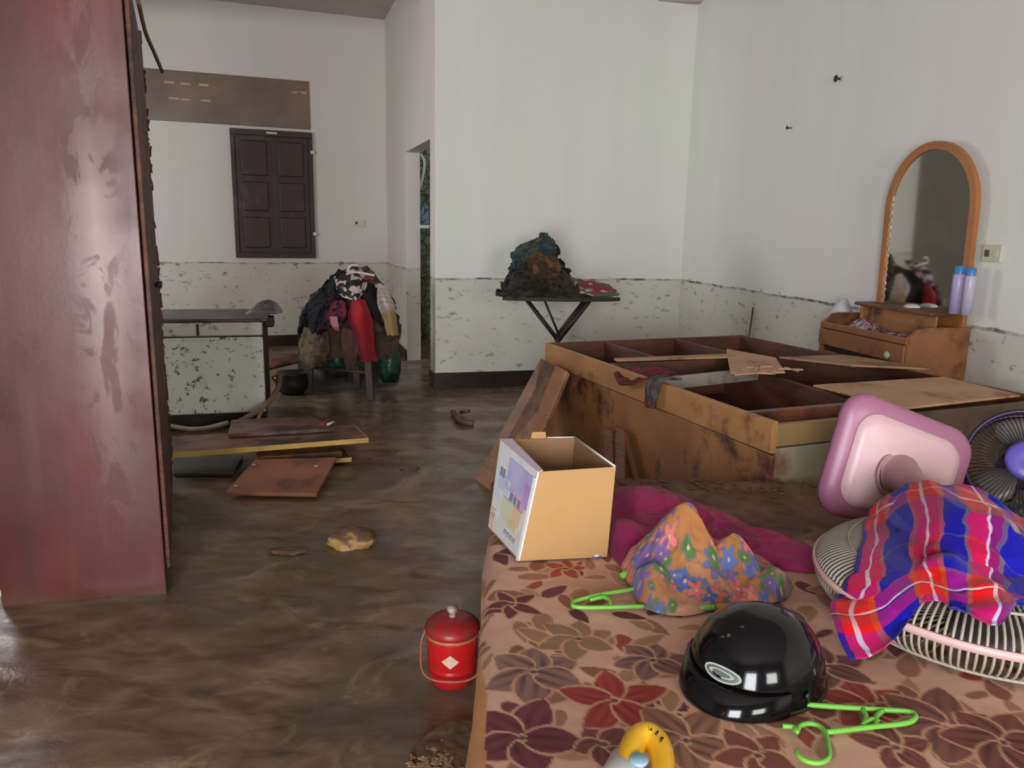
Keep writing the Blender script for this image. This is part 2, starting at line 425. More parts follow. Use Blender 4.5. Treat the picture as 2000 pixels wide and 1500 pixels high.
wbox('transom_panel', -.6, wx1-.012, 2.165, 2.62, -.02, .012, TR, win)
trs = mat('light_streak_pale', '#c79a80', '#b08468', 6, .5, 0)  # pale strips standing in for light streaks reflected on the transom
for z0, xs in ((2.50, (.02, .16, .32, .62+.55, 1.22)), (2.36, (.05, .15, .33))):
    for i, s in enumerate(xs): wbox('light_streak', s, s+.085, z0, z0+.02-(i % 2)*.006, .010, .016, trs, win, 0)
wbox('window_frame', wx0, wx1, .9, .95, -.02, .03, SH, win); wbox('window_frame', wx0, wx1, 2.08, 2.135, -.02, .03, SH, win)
wbox('window_frame', wx0, wx0+.04, .95, 2.08, -.02, .03, SH, win); wbox('window_frame', wx1-.04, wx1, .95, 2.08, -.02, .03, SH, win)
mid = (wx0+wx1)/2
for a, b in ((wx0+.042, mid-.002), (mid+.002, wx1-.042)):
    sh = wbox('shutter', a, b, .952, 2.078, -.015, .018, SH, win)
    for z0, z1 in ((1.00, 1.30), (1.36, 1.64), (1.70, 2.03)):
        wbox('shutter_panel', a+.05, b-.05, z0, z1, .016, .026, SHP, sh, .008)
wbox('hinge', wx1-.02, wx1+.015, 1.93, 1.96, .028, .036, mat('pale_metal', '#b5b0aa', None, 4, .4, 0, metal=.6), win, 0)
wbox('hinge', wx1-.02, wx1+.015, 1.13, 1.16, .028, .036, bpy.data.materials['pale_metal'], win, 0)
wbox('latch', mid-.05, mid+.05, 2.10, 2.118, .028, .036, bpy.data.materials['pale_metal'], win, 0)

# electrics on the walls
plate_m = mat('yellowed_plastic', '#c9c6ae', None, 5, .4, 0)
def outlet(name, label, cat, P, d, n, w, h, m, holes=True):
    P = Vector(P); d = Vector((d[0], d[1], 0)).normalized(); n = Vector((n[0], n[1], 0)).normalized()
    t = thing(name, label, cat, P)
    bm = bmesh.new(); obox(bm, P+n*.006, d*w/2, n*.007, Vector((0, 0, h/2)), .003); bm_obj('cover_plate', bm, m, t)
    dk = bpy.data.materials.get('socket_dark') or mat('socket_dark', '#4a463e', None, 5, .5, 0)
    for s in (-1, 1):
        bm = bmesh.new(); obox(bm, P+n*.0135+d*s*w*.22, d*.012, n*.002, Vector((0, 0, .014)), .001); bm_obj('socket', bm, dk if s < 0 else m, t)
outlet('wall_outlet', 'pale double wall outlet on the alcove wall right of the dark shutters', 'outlet', WP(1.795, 1.262), dR, nR, .12, .07, mat('white_plastic', '#cfccc6', None, 5, .35, 0))
def RW(px, py):                                            # point on the right wall
    d = ray(px, py); n = np.array([dW[1], -dW[0], 0]); t = (np.array([*B, 0])-EYE)@n/(d@n); return EYE+t*d
nW = np.array([dW[1], -dW[0]]);  nW = nW if nW[0] < 0 else -nW
outlet('wall_outlet', 'yellowed outlet plate on the right wall beside the arched mirror', 'outlet', RW(1941, 495), dW, nW, .10, .07, plate_m)
def wall_nail(px, py, label, L=.03, r=.006):
    p_ = Vector(RW(px, py)); n = Vector((nW[0], nW[1], 0)); t = thing('wall_nail', label, 'nail', p_)
    tube('shaft', [p_-n*.005, p_+n*L], r*.6, bpy.data.materials['dark_metal'], t, 6)
    lathe('nail_head', [(0, 0), (r*1.8, 0), (r*1.8, .004), (0, .005)], p_+n*L, bpy.data.materials['dark_metal'], t, 10, n.to_track_quat('Z', 'Y').to_matrix().to_4x4())
mat('dark_metal', '#3b3a38', None, 5, .5, 0, metal=.5)
wall_nail(1641, 154, 'dark nail high on the right wall above the dresser', .025, .010)
wall_nail(1545, 250, 'small nail on the right wall, lower and left of the other', .025, .006)
sp = Vector(RW(1474, 600)); sq = Vector(Zp(1470, 652, .38))
tag(tube('stick', [Vector((sp.x-.01, sp.y, sp.z)), Vector((sp.x-.06, sp.y-.02, .0))], .006, PLY_MUD), 'thin upright stick leaning on the right wall behind the bed frame', 'stick')

# ------------------------------------------------------------------ bath room odds and ends seen through the doorway
hs = mat('white_hose_plastic', '#b9beb8', None, 5, .4, 0)
tag(tube('hose', spline([Yp(822, 300, 7.2), Yp(829, 318, 7.2), Yp(826, 345, 7.2), Yp(818, 372, 7.2)], 6), .012, hs), 'white curved hose hanging inside the narrow doorway', 'hose')
bl = mat('blue_fabric', '#34566b', '#22394a', 9, .7, .2)
P0 = [[Yp(x, y, 7.25+d) for x, y, d in row] for row in (((815, 400, 0), (826, 398, -.03), (838, 404, 0)), ((815, 425, 0), (826, 422, -.05), (838, 426, 0)), ((815, 443, 0), (826, 440, -.03), (838, 441, 0)))]
tag(cloth('hanging_cloth', P0, attr_mat('cloth_bluegrey'), plain('#3a6076', '#8a9aa0', 8), 24, 24, .02), 'blue and white cloth hanging inside the narrow doorway', 'cloth')
a_ = Vector(Yp(815, 446, 7.15)); b_ = Vector(Yp(838, 446, 7.15))
tag(hexa('wall_shelf', [a_, b_, b_+Vector((0, .15, 0)), a_+Vector((0, .15, 0)), a_+Vector((0, 0, .03)), b_+Vector((0, 0, .03)), b_+Vector((0, .15, .03)), a_+Vector((0, .15, .03))], hs), 'small white shelf inside the narrow doorway under the blue cloth', 'shelf')

# ------------------------------------------------------------------ wardrobe
k = N('red_wardrobe_laminate'); p = k.pos(); ob = k.obj()
c = k.mix(k.ramp(k.noise(k.mapping(ob, (3, 3, .8)), 2.2, 5, .6), [(.3, 0.), (.7, 1.)]), L4('#61221f'), L4('#461c1a'))
c = k.mix(k.ramp(k.noise(k.mapping(ob, (6, 6, .5)), 3, 5), [(.52, 0.), (.75, .6)]), c, L4('#653a35'))
sx = k.add('ShaderNodeSeparateXYZ'); k.link(p, sx.inputs[0])
band = k.math('SUBTRACT', 1., k.math('MULTIPLY', k.math('ABSOLUTE', k.math('ADD', sx.outputs[0], 1.275)), 11.))
hi = k.ramp(sx.outputs[2], [(0., 0.), (.62, .25), (.85, 1.), (1.5, 0.)])
hi.node.color_ramp.elements[3].position = .98
zf = k.ramp(k.math('DIVIDE', sx.outputs[2], 2.), [(.08, .0), (.30, .25), (.46, .7), (.66, .75), (.78, .15)])
pe = k.ramp(k.noise(k.mapping(ob, (1, 1, .45)), 11, 6, .62, .6), [(.45, 0.), (.50, 1.)])
c = k.mix(k.math('MULTIPLY', k.math('MULTIPLY', k.math('MAXIMUM', band, 0.), pe), zf), c, L4('#a58c84'))
# low mud splash
c = k.mix(k.math('MULTIPLY', k.ramp(sx.outputs[2], [(0., .6), (.06, 0.)]), .8), c, L4('#5a4434'))
k.link(c, k.b.inputs['Base Color'])
k.link(k.ramp(k.noise(ob, 3.5, 5), [(.35, .30), (.7, .52)]), k.b.inputs['Roughness']); k.bump(k.noise(ob, 60, 4), .02)
WRED = k.m
WDK = wood('rotten_dark_plywood', '#6d4129', '#4a2a1a', .6, .35, .35, '#2b1a10', (2, 2, 1))
WDK2 = wood('wet_dark_door_panel', '#6a3b28', '#472619', .6, .3, .3, '#2a1810')
w0 = np.array([-1.155, 2.405]); w1 = np.array([-1.640, 2.300]); wf = np.array([-1.586, 3.406])
wd = (wf-w0)/np.linalg.norm(wf-w0); wn = np.array([-wd[1], wd[0]]); WL = np.linalg.norm(wf-w0); WDp = .50; WH = 1.955
wn = (w1-w0)/np.linalg.norm(w1-w0)
def WQ(a, b, z): q = w0+wd*a+wn*b; return Vector((q[0], q[1], z))
t = thing('wardrobe', 'tall red-brown wardrobe standing in the mud at the left, its side panel peeling', 'wardrobe', WQ(WL/2, WDp/2, 0))
def wq(name, a0, a1, b0, b1, z0, z1, m, par, bev=.003): return hexa(name, [WQ(a0, b0, z0), WQ(a1, b0, z0), WQ(a1, b1, z0), WQ(a0, b1, z0), WQ(a0, b0, z1), WQ(a1, b0, z1), WQ(a1, b1, z1), WQ(a0, b1, z1)], m, par, bev)
sp_ = wq('side_panel', 0, .02, 0, WDp, -.01, WH, WRED, t)
tag(wq('side_panel', WL-.02, WL, 0, WDp, -.01, WH, WDK, t), 'dark rotten far side panel')
wq('back_panel', .02, WL-.02, WDp-.012, WDp, .02, WH-.02, WDK, t)
wq('top_panel', .02, WL-.02, .0, WDp-.012, WH-.02, WH, WDK, t)
wq('bottom_panel', .02, WL-.02, .01, WDp-.012, .06, .08, WDK, t)
wq('center_partition', WL/2-.01, WL/2+.01, .02, WDp-.014, .08, WH-.02, WDK, t)
for z in (.55, 1.05, 1.5): wq('shelf', .02, WL/2-.01, .02, WDp-.014, z, z+.016, WDK, t)
for a0, a1 in ((.022, WL/2-.002), (WL/2+.002, WL-.022)):
    d = wq('door', a0, a1, -.018, -.002, .08, WH-.01, WDK2, t)
    e_ = a1-.04 if a0 < .1 else a0+.04
    tube('door_knob', [WQ(e_, -.018, 1.0), WQ(e_, -.04, 1.0)], [.006, .012], bpy.data.materials['dark_metal'], d, 10)
# ragged wood chips along the far edge of the doors
bm = bmesh.new()
for i in range(70):
    z = random.uniform(.1, WH-.1); w_ = random.uniform(.003, .009); h_ = random.uniform(.01, .05); a = WL-.02+random.uniform(-.06, .005)
    obox(bm, WQ(a, -.018-w_*.4, z), Vector((wd[0], wd[1], 0))*w_, Vector((wn[0], wn[1], 0))*w_*.5, Vector((random.uniform(-.004, .004), 0, h_/2)))
tag(bm_obj('splintered_edge', bm, WDK, t), kind='stuff')
tube('warped_trim', spline([Yp(270, 2, 2.5), Yp(284, 62, 2.66), Yp(301, 102, 2.85), Yp(317, 140, 3.05)], 8), .007, mat('warped_strip', '#7d6247', '#5b4433', 8, .6, .3), t, 6)
wq('corner_horn', WL-.025, WL, -.02, .01, WH, WH+.05, WDK, t)

# ------------------------------------------------------------------ chest freezer
k = N('muddy_white_enamel'); ob = k.obj(); p = k.pos()
c = k.mix(k.ramp(k.noise(p, 2.2, 4), [(.4, 0.), (.65, .7)]), L4('#eaf0e8'), L4('#c9d2c8'))
c = k.mix(k.ramp(k.noise(p, 24, 7, .68, .5), [(.57, 0.), (.62, .9)]), c, L4('#4d4c38'))
c = k.mix(k.ramp(k.noise(p, 4, 5, .6, 1.2), [(.6, 0.), (.72, .55)]), c, L4('#7a6e52'))
k.link(c, k.b.inputs['Base Color']); k.b.inputs['Roughness'].default_value = .4; ENAM = k.m
GLID = mat('muddy_freezer_lid', '#5b5550', '#473e38', 4, .45, .15, .3, '#3a2e26')
DKM = mat('rusted_dark_steel', '#3a2c25', '#251b17', 6, .6, .3)
fy = 4.59; fr = Yp(520, 812, fy); ftop = Yp(520, 628, fy)[2]; zb = Yp(520, 800, fy)[2]
x1 = fr[0]; x0 = x1-.92; dpt = .56
t = thing('chest_freezer', 'muddy white chest freezer behind the loose planks, partly behind the wardrobe', 'freezer', ((x0+x1)/2-.07, fy+dpt/2-.12, 0))
def fT(x, y, z):
    a = R(15); dx, dy = x-x1, y-fy; return (x1+dx*math.cos(a)-dy*math.sin(a), fy+dx*math.sin(a)+dy*math.cos(a), z)
def fb(name, xa, xb, ya, yb, za, zb_, m, bev=.008, par=None): return hexa(name, [fT(*q) for q in ((xa, ya, za), (xb, ya, za), (xb, yb, za), (xa, yb, za), (xa, ya, zb_), (xb, ya, zb_), (xb, yb, zb_), (xa, yb, zb_))], m, par or t, bev)
fb('body', x0, x1, fy, fy+dpt, .10, ftop-.09, ENAM, .01)
fb('side_cladding', x1, x1+.004, fy+.012, fy+dpt, .10, ftop-.02, DKM, 0)
fb('base', x0+.02, x1-.02, fy+.03, fy+dpt-.02, -.01, .10, DKM)
tag(fb('lid_front', x0, x1, fy-.006, fy+dpt, ftop-.085, ftop-.004, mat('lid_enamel', '#dcd7cc', '#cfd0c8', 4, .35, .05, .2, '#4d4636', mudscale=12), .01), 'pale enamel lid rim')
fb('lid_gasket', x0+.004, x1-.004, fy+.002, fy+dpt, ftop-.092, ftop-.084, DKM, 0)
tag(fb('lid_top', x0, x1+.03, fy-.002, fy+dpt+.02, ftop-.004, ftop+.018, GLID, .006), 'muddy dark lid top')
fb('lid_badge', x1-.37, x1-.355, fy-.012, fy-.004, ftop-.08, ftop-.01, DKM, .002)
fb('hinge_block', x1, x1+.06, fy+.18, fy+.30, ftop-.06, ftop+.004, DKM)
tag(heap('plastic_bag', [(x1-.16, fy+.2), (x1+.0, fy+.22), (x1+.02, fy+.36), (x1-.08, fy+.5), (x1-.2, fy+.42)], ftop+.018, [(x1-.08, fy+.36, .07, .09)], attr_mat('grey_plastic_bag', .25), plain('#4c4748', '#77757c', 6), amp=.025, nf=16), 'crumpled grey plastic bag lying on the freezer lid', 'bag')

# ------------------------------------------------------------------ bent branches in front of the freezer
BR = mat('bare_branch', '#8a7358', '#6e5a45', 9, .7, .3)
BR2 = mat('pale_bare_branch', '#a39a8c', '#8a7f70', 9, .7, .3)
t = thing('branch', 'bare forked branch leaning beside the freezer', 'branch', Zp(500, 835, 0))
br = [(546, 735, 4.9), (543, 757, 4.75), (525, 785, 4.5), (500, 805, 4.35), (470, 822, 4.2)]
tube('stem', spline([Yp(x, y, Y_) for x, y, Y_ in br], 6), .016, BR, t)
tube('side_twig', spline([Yp(513, 800, 4.4), Yp(507, 812, 4.3), Yp(503, 822, 4.2)], 6), .010, BR, t)
t = thing('branch', 'pale bent branch lying in front of the freezer base', 'branch', Zp(400, 850, 0))
tube('stem', spline([Yp(335, 832, 4.35), Yp(370, 838, 4.3), Yp(405, 836, 4.25), Yp(445, 826, 4.2)], 8), .014, BR2, t)

# brown offcuts between freezer and stool
def plank(label, quad, th, m, edge=None, name='plank', cat='plank'):
    o = slab(name, quad, th, m); tag(o, label, cat); return o
plank('short brown board leaning between the freezer and the stool', [Yp(522, 720, 5.3), Yp(585, 705, 5.7), Yp(600, 688, 5.9), Yp(530, 700, 5.5)], .02, PLY_MUD)
plank('broken ochre offcut lying behind the forked branch', [Zp(530, 738, .05), Zp(560, 722, .14), Zp(590, 733, .05), Zp(560, 752, .03)], .02, PLY)

# ------------------------------------------------------------------ pile of planks on the floor
YE = mat('yellow_plank_edge', '#c9a94f', '#b08f45', 6, .55, .1)
PLK = wood('wet_brown_plank_face', '#7d5647', '#644336', .4, .4, .2, '#3a281f', (1, 5, 5))
def edged_plank(label, quad, th):
    """quad: front-left, front-right, back-right, back-left (top face)"""
    q = [Vector(x) for x in quad]; t = thing('plank', label, 'plank', (sum(q, Vector())/4)-Vector((0, 0, th)))
    slab('board', q, th, PLK, t)
    fd = (q[0]-q[3]).normalized()*.004
    dn = Vector((0, 0, -th)); hexa('edge_strip', [q[0]+dn+fd, q[1]+dn+fd, q[1]+dn, q[0]+dn, q[0]+fd, q[1]+fd, q[1]-fd*.0, q[0]], YE, t, .0008)
    rd = (q[1]-q[0]).normalized()*.004
    hexa('end_strip', [q[1]+dn+fd, q[1]+dn+rd+fd, q[2]+dn+rd, q[2]+dn, q[1]+fd, q[1]+rd+fd, q[2]+rd, q[2]], YE, t, .0008)
zp = .135
q0 = Zp(318, 886, zp); q1 = Zp(718, 855, zp)
edged_plank('long brown plank with a bright yellow edge on top of the pile', [q0, q1, Zp(690, 829, zp), Zp(330, 853, zp)], .026)
plank('muddy board lying on the back of the yellow-edged plank', [Zp(445, 848, zp+.022), Zp(655, 836, zp+.022), Zp(608, 812, zp+.022), Zp(452, 820, zp+.022)], .02, PLK)
q = [Vector(Zp(505, 893, .075)), Vector(Zp(668, 882, .075)), Vector(Zp(650, 858, .1)), Vector(Zp(500, 866, .1))]
plank('short muddy board wedged under the long yellow-edged plank', q, .03, PLY_MUD)
edged_plank('yellow-edged plank mostly hidden at the bottom of the pile', [Zp(520, 905, .04), Zp(685, 893, .04), Zp(668, 872, .04), Zp(500, 882, .04)], .024)
q = [Vector(Zp(440, 961, .03)), Vector(Zp(618, 964, .03)), Vector(Zp(657, 893, .085)), Vector(Zp(498, 897, .085))]
tb = thing('board', 'flat orange-brown board tilted on the mud in front of the plank pile', 'board', (q[0]+q[1]+q[2]+q[3])/4-Vector((0, 0, .03)))
slab('panel', q, .018, wood('orange_brown_board', '#8f5a40', '#7b4a36', .4, .22, .1, '#5a3527', (1, 1, 1)), tb)
for x, y in ((497, 908), (618, 911), (462, 950)):
    c_ = Vector(Zp(x, y, .03+(961-y)/68*.055))
    lathe('screw', [(0, 0), (.010, 0), (.010, .004), (0, .005)], c_, bpy.data.materials['pale_metal'], tb, 10)
# grey flat thing under the pile
plank('dark grey wet sheet lying in the mud under the planks', [Zp(338, 925, .02), Zp(455, 925, .02), Zp(475, 888, .02), Zp(338, 888, .02)], .012, mat('grey_wet_sheet', '#46403c', '#39332f', 5, .25, .1), name='metal_sheet', cat='sheet')
tag(tube('red_stick', [Zp(628, 829, .16), Zp(640, 822, .16)], .008, mat('red_plastic_bit', '#9a2c35', None, 4, .4, 0)), 'short red plastic bit on the plank pile', 'litter')
tag(tube('white_stick', [Zp(640, 829, .16), Zp(652, 824, .16)], .007, mat('white_plastic_bit', '#c9c6c0', None, 4, .4, 0)), 'short white plastic bit on the plank pile', 'litter')

# ------------------------------------------------------------------ stool with garments
s1 = Zp(605, 768); s2 = Zp(725, 782); sb = Vector((-.18, .42, 0)); SW = mat('muddy_stool_wood', '#4d3d30', '#352a22', 6, .6, .2)
hz = .50; s1 = Vector(s1); s2 = Vector(s2)
t = thing('wooden_stool', 'muddy four-legged wooden stool buried under wet clothes', 'stool', (s1+s2+sb)/2)
for p_ in (s1, s2, s1+sb, s2+sb):
    cc = (s1+s2+sb)/2; tp = p_+(cc-p_)*.12+Vector((0, 0, hz)); ax = Vector((.024, 0, 0)); ay = Vector((0, .022, 0))
    hexa('leg', [p_-ax-ay, p_+ax-ay, p_+ax+ay, p_-ax+ay, tp-ax-ay, tp+ax-ay, tp+ax+ay, tp-ax+ay], SW, t)
hexa('seat', [v+Vector((0, 0, hz)) for v in (s1, s2, s2+sb, s1+sb)]+[v+Vector((0, 0, hz+.03)) for v in (s1, s2, s2+sb, s1+sb)], SW, t, .006)
for a, b in ((s1, s2), (s1+sb, s2+sb), (s1, s1+sb), (s2, s2+sb)):
    tube('stretcher', [a+Vector((0, 0, .2)), b+Vector((0, 0, .2))], .012, SW, t)
def D(rows, dy=0.):
    return [[Yp(x, y, Y_+dy) for x, y, Y_ in row] for row in rows]
FAB = attr_mat('wet_cotton', .8, .25, 90, .0, sheen=.0); FABM = attr_mat('muddy_cotton', .8, .3, 60, .35, '#4a3a2c')
# big inner bulk of garments
tag(cloth('trousers', D([[(655, 545, 5.75), (690, 525, 5.8), (720, 530, 5.8), (760, 590, 5.75)],
     [(600, 590, 5.6), (670, 570, 5.48), (735, 570, 5.5), (775, 610, 5.7)],
     [(590, 650, 5.6), (660, 640, 5.42), (730, 640, 5.42), (776, 660, 5.7)],
     [(597, 725, 5.62), (650, 700, 5.46), (715, 700, 5.44), (765, 700, 5.7)]]), FABM, plain('#3a2a26', '#54402f', 5), 70, 70, .03, (4, 6), 3, .01, edge=.25), 'muddy brown trousers forming the bulk of the heap on the stool', 'garment')
tag(cloth('jacket', D([[(640, 548, 5.6), (665, 530, 5.6), (690, 525, 5.6)], [(610, 585, 5.5), (650, 570, 5.4), (680, 570, 5.42)],
     [(590, 620, 5.5), (625, 612, 5.38), (658, 612, 5.36)], [(585, 660, 5.55), (612, 660, 5.42), (632, 648, 5.36)]]), FAB, plain('#08090c', '#14161c', 5), 60, 60, .025, (4, 6), 8, .01, edge=.2), 'black jacket draped over the left of the stool heap', 'garment')
def blot(u, v):
    n = vn(u*11, v*12, 3); b = np.clip((n-.52)*14, 0, 1); return mixc(np.broadcast_to(lin('#2a2225'), u.shape+(3,)), lin('#b9a7a8'), b)
tag(cloth('patterned_shirt', D([[(652, 543, 5.5), (690, 522, 5.5), (722, 532, 5.5)], [(658, 562, 5.4), (690, 552, 5.34), (718, 556, 5.4)], [(668, 580, 5.36), (690, 586, 5.28), (702, 582, 5.33)]]),
     FAB, blot, 70, 60, .015, (3, 5), 5, .008, edge=.15), 'dark shirt with pale blotches on top of the stool heap', 'garment')
tag(cloth('black_shirt', D([[(718, 552, 5.5), (740, 560, 5.5)], [(708, 572, 5.36), (735, 580, 5.4)], [(720, 610, 5.34), (748, 640, 5.42)]]), FAB, plain('#141316', '#201c1e'), 30, 40, .015, (3, 5), 15, .008, edge=.2), 'black shirt between the patterned shirt and the white sleeve', 'garment')
tag(cloth('red_shirt', D([[(688, 586, 5.32), (702, 583, 5.3), (714, 586, 5.32)], [(680, 620, 5.30), (705, 615, 5.22), (726, 620, 5.28)], [(697, 660, 5.32), (713, 660, 5.24), (730, 662, 5.3)],
     [(703, 705, 5.33), (717, 706, 5.27), (734, 705, 5.32)]]), attr_mat('red_cotton', .75, .2, 90), plain('#99101f', '#7f0f1d', 3), 60, 60, .01, (3, 3), 7, .008, edge=.08), 'bright red shirt hanging down the front of the stool heap', 'garment')
def wt(u, v): return mixc(mixc(np.broadcast_to(lin('#c9b9b5'), u.shape+(3,)), lin('#a98a5e'), (u-.45)*6), lin('#8c7f7c'), (np.sin(u*70)>.75)*(u < .5)*.6)
tag(cloth('white_shirt', D([[(728, 558, 5.5), (740, 553, 5.5), (752, 560, 5.52)], [(735, 590, 5.42), (752, 585, 5.38), (768, 590, 5.5)], [(748, 620, 5.42), (762, 618, 5.4), (775, 620, 5.52)], [(757, 655, 5.45), (768, 655, 5.45), (778, 655, 5.55)]]),
     FAB, wt, 60, 40, .01, (4, 3), 9, .008, edge=.08), 'white sleeve stained tan on the right of the stool heap', 'garment')
tag(cloth('maroon_shirt', D([[(648, 590, 5.36), (672, 585, 5.3)], [(632, 625, 5.33), (675, 615, 5.26)], [(622, 645, 5.36), (668, 635, 5.28)]]), FAB, plain('#6a1730', '#32152c', 4), 30, 30, .012, (3, 5), 21, .008, edge=.2), 'maroon and purple shirt under the black jacket', 'garment')
tag(cloth('pink_cloth', D([[(645, 618, 5.27), (658, 618, 5.25)], [(647, 635, 5.25), (662, 638, 5.23)], [(655, 645, 5.27), (662, 645, 5.25)]]), FAB, plain('#a37078'), 20, 20, .008, (2, 3), 23, .006), 'small pink cloth tucked in the middle of the stool heap', 'garment')
tag(cloth('muddy_trousers', D([[(590, 640, 5.52), (615, 640, 5.4), (642, 650, 5.4)], [(585, 690, 5.5), (612, 690, 5.36), (642, 690, 5.38)], [(600, 715, 5.5), (618, 716, 5.4), (640, 700, 5.42)]]), FABM, plain('#4a3c2f', '#66543a', 6), 40, 40, .02, (4, 4), 27, .01, edge=.2), 'mud-caked trouser leg hanging at the lower left of the stool', 'garment')
tag(cloth('brown_rag', D([[(668, 640, 5.3), (700, 645, 5.3)], [(668, 680, 5.28), (700, 690, 5.3)], [(676, 725, 5.35), (690, 712, 5.36)]]), FABM, plain('#4b3230', '#5a4038', 5), 30, 30, .012, (3, 4), 31, .008, edge=.15), 'dull pinkish brown rag hanging left of the red shirt', 'garment')
# white hanger on the heap
HG = mat('white_hanger_plastic', '#cdbfbd', None, 5, .4, 0)
t = thing('coat_hanger', 'white plastic coat hanger on top of the stool heap', 'coat hanger', Yp(700, 535, 5.4))
tube('hook', spline([Yp(x, y, 5.38) for x, y in ((700, 519), (688, 518), (680, 525), (683, 531), (700, 532))], 5), .008, HG, t)
tube('shoulder_bar', spline([Yp(x, y, 5.38) for x, y in ((700, 532), (715, 535), (732, 538))], 4), .009, HG, t)
tag(cloth('red_rag', D([[(712, 538, 5.42), (733, 539, 5.42)], [(712, 546, 5.38), (730, 546, 5.38)]]), FAB, plain('#7b3530'), 12, 12, .006, (2, 2), 33, .006), 'tiny red rag at the top right of the stool heap', 'rag')
# green plastic bags below
k = N('green_plastic'); ob = k.obj(); c = k.mix(k.ramp(k.noise(ob, 8, 4), [(.4, 0.), (.6, 1.)]), L4('#1d4a3a'), L4('#11231d')); k.link(c, k.b.inputs['Base Color']); k.b.inputs['Roughness'].default_value = .22; k.bump(k.noise(ob, 18, 3), .5); GRN = k.m
def pot(name, label, px, py0, py1, Y_, r, m, lid=True):
    b = Yp(px, py1, Y_); h = Yp(px, py0, Y_)[2]-b[2]; z0 = max(0., b[2]); b = (b[0], b[1], z0)
    t = thing(name, label, 'jar', b)
    lathe('body', [(0, 0), (r*.7, 0), (r*.95, h*.2), (r, h*.5), (r*.85, h*.8), (r*.5, h*.92), (r*.5, h*.94), (0, h*.94)], b, m, t, 28)
    lathe('neck_ring', [(r*.45, h*.9), (r*.62, h*.92), (r*.62, h*.98), (r*.4, h), (0, h)], b, m, t, 24)
pot('plastic_jar', 'glossy dark green jar under the white sleeve, right of the red shirt', 762, 650, 745, 5.75, .085, GRN)
pot('plastic_jar', 'glossy dark green jar under the stool, left of the red shirt', 660, 655, 735, 5.62, .085, GRN)
tag(heap('shade_heap', [tuple(Zp(x, y, 0)[:2]) for x, y in ((590, 745), (620, 722), (700, 716), (770, 725), (775, 748), (720, 762), (640, 765))], 0., [(*Zp(640, 745)[:2], .24, .16), (*Zp(715, 742)[:2], .26, .17), (*Zp(745, 742)[:2], .2, .14)], attr_mat('shade_heap_film', .4, .2), plain('#151412', '#231d18', 9), amp=.03, nf=10, nr=40), 'low black heap added under the stool to darken the shade there', 'bag')  # added dark heap that stands in for shade below the seat
BLK = mat('black_plastic', '#14120f', '#1d1914', 6, .4, .2)
t = thing('black_pot', 'round black pot in the mud left of the stool', 'pot', Zp(572, 768))
b = Zp(572, 768)
lathe('body', [(0, .0), (.08, 0), (.115, .04), (.125, .09), (.11, .15), (.118, .16), (.10, .155), (.0, .10)], b, BLK, t, 28)
tube('pot_handle', spline([Vector(b)+Vector((-.115, 0, .13)), Vector(b)+Vector((-.15, 0, .12)), Vector(b)+Vector((-.115, 0, .07))], 5), .007, BLK, t)

# ------------------------------------------------------------------ ironing board with a clothes heap
iy = 5.15; IW = mat('dark_ironing_board', '#3a2f26', '#2a211b', 6, .7, .2); LEGM = mat('dark_metal_leg', '#33271f', '#211915', 6, .55, .1)
zi = Yp(1095, 579, iy)[2]; xa = Yp(982, 575, iy)[0]; xb = Yp(1212, 575, iy)[0]
t = thing('ironing_board', 'dark folding ironing board on slanting legs against the middle wall', 'ironing board', ((xa+xb)/2, iy, 0))
bm = bmesh.new(); prof = []
for i in range(41):
    s = i/40; x = xa+(xb-xa)*s; w = .15*min(1, ((1-s)/.45)**.55 if s > .55 else 1)*(1 if s > .04 else .85); prof.append((x, w))
tv = [bm.verts.new((x, iy-w-.001, zi)) for x, w in prof]+[bm.verts.new((x, iy+w+.001, zi)) for x, w in reversed(prof)]
f = bm.faces.new(tv); r_ = bmesh.ops.extrude_face_region(bm, geom=[f]); bmesh.ops.translate(bm, vec=(0, 0, -.022), verts=[v for v in r_['geom'] if isinstance(v, bmesh.types.BMVert)])
bm_obj('board_top', bm, IW, t)
cz = Yp(1088, 662, iy)
def leg(a, b, r): tube('leg', [a, b], r, LEGM, t, 8)
for dy in (-.09, .09):
    pa = Vector(Yp(1150, 583, iy)); pb = Vector(Yp(1027, 583, iy)); cc = Vector(cz)
    for p_ in (pa, pb):
        leg(p_+Vector((0, dy, 0)), cc+Vector((0, dy, 0)), .017 if p_ is pa else .011)
    leg(cc+Vector((0, dy, 0)), Vector((cc.x+(.10 if dy > 0 else .02), cc.y+dy*1.6, 0)), .014)
tube('brace', [Yp(1062, 583, iy+.02), Yp(1090, 650, iy+.02)], .008, LEGM, t)
tube('foot_bar', [Vector(cz)+Vector((-.0, -.12, 0)), Vector(cz)+Vector((0, .12, 0))], .012, LEGM, t)
HM = attr_mat('dark_wet_cloth', .85, .3, 60, .25, '#3a3024')
def fan_mix(cols, s=5, seed=0):
    cols = [np.array(lin(c)) for c in cols]
    def f(u, v):
        n = np.clip((fbm(u*s, v*s, 3, seed)-.25)*2*len(cols), 0, len(cols)-1.001); i = n.astype(int); fr_ = np.clip((n-i-.35)*4, 0, 1)
        cc = np.array(cols); return cc[i]*(1-fr_)[..., None]+cc[np.minimum(i+1, len(cols)-1)]*fr_[..., None]
    return f
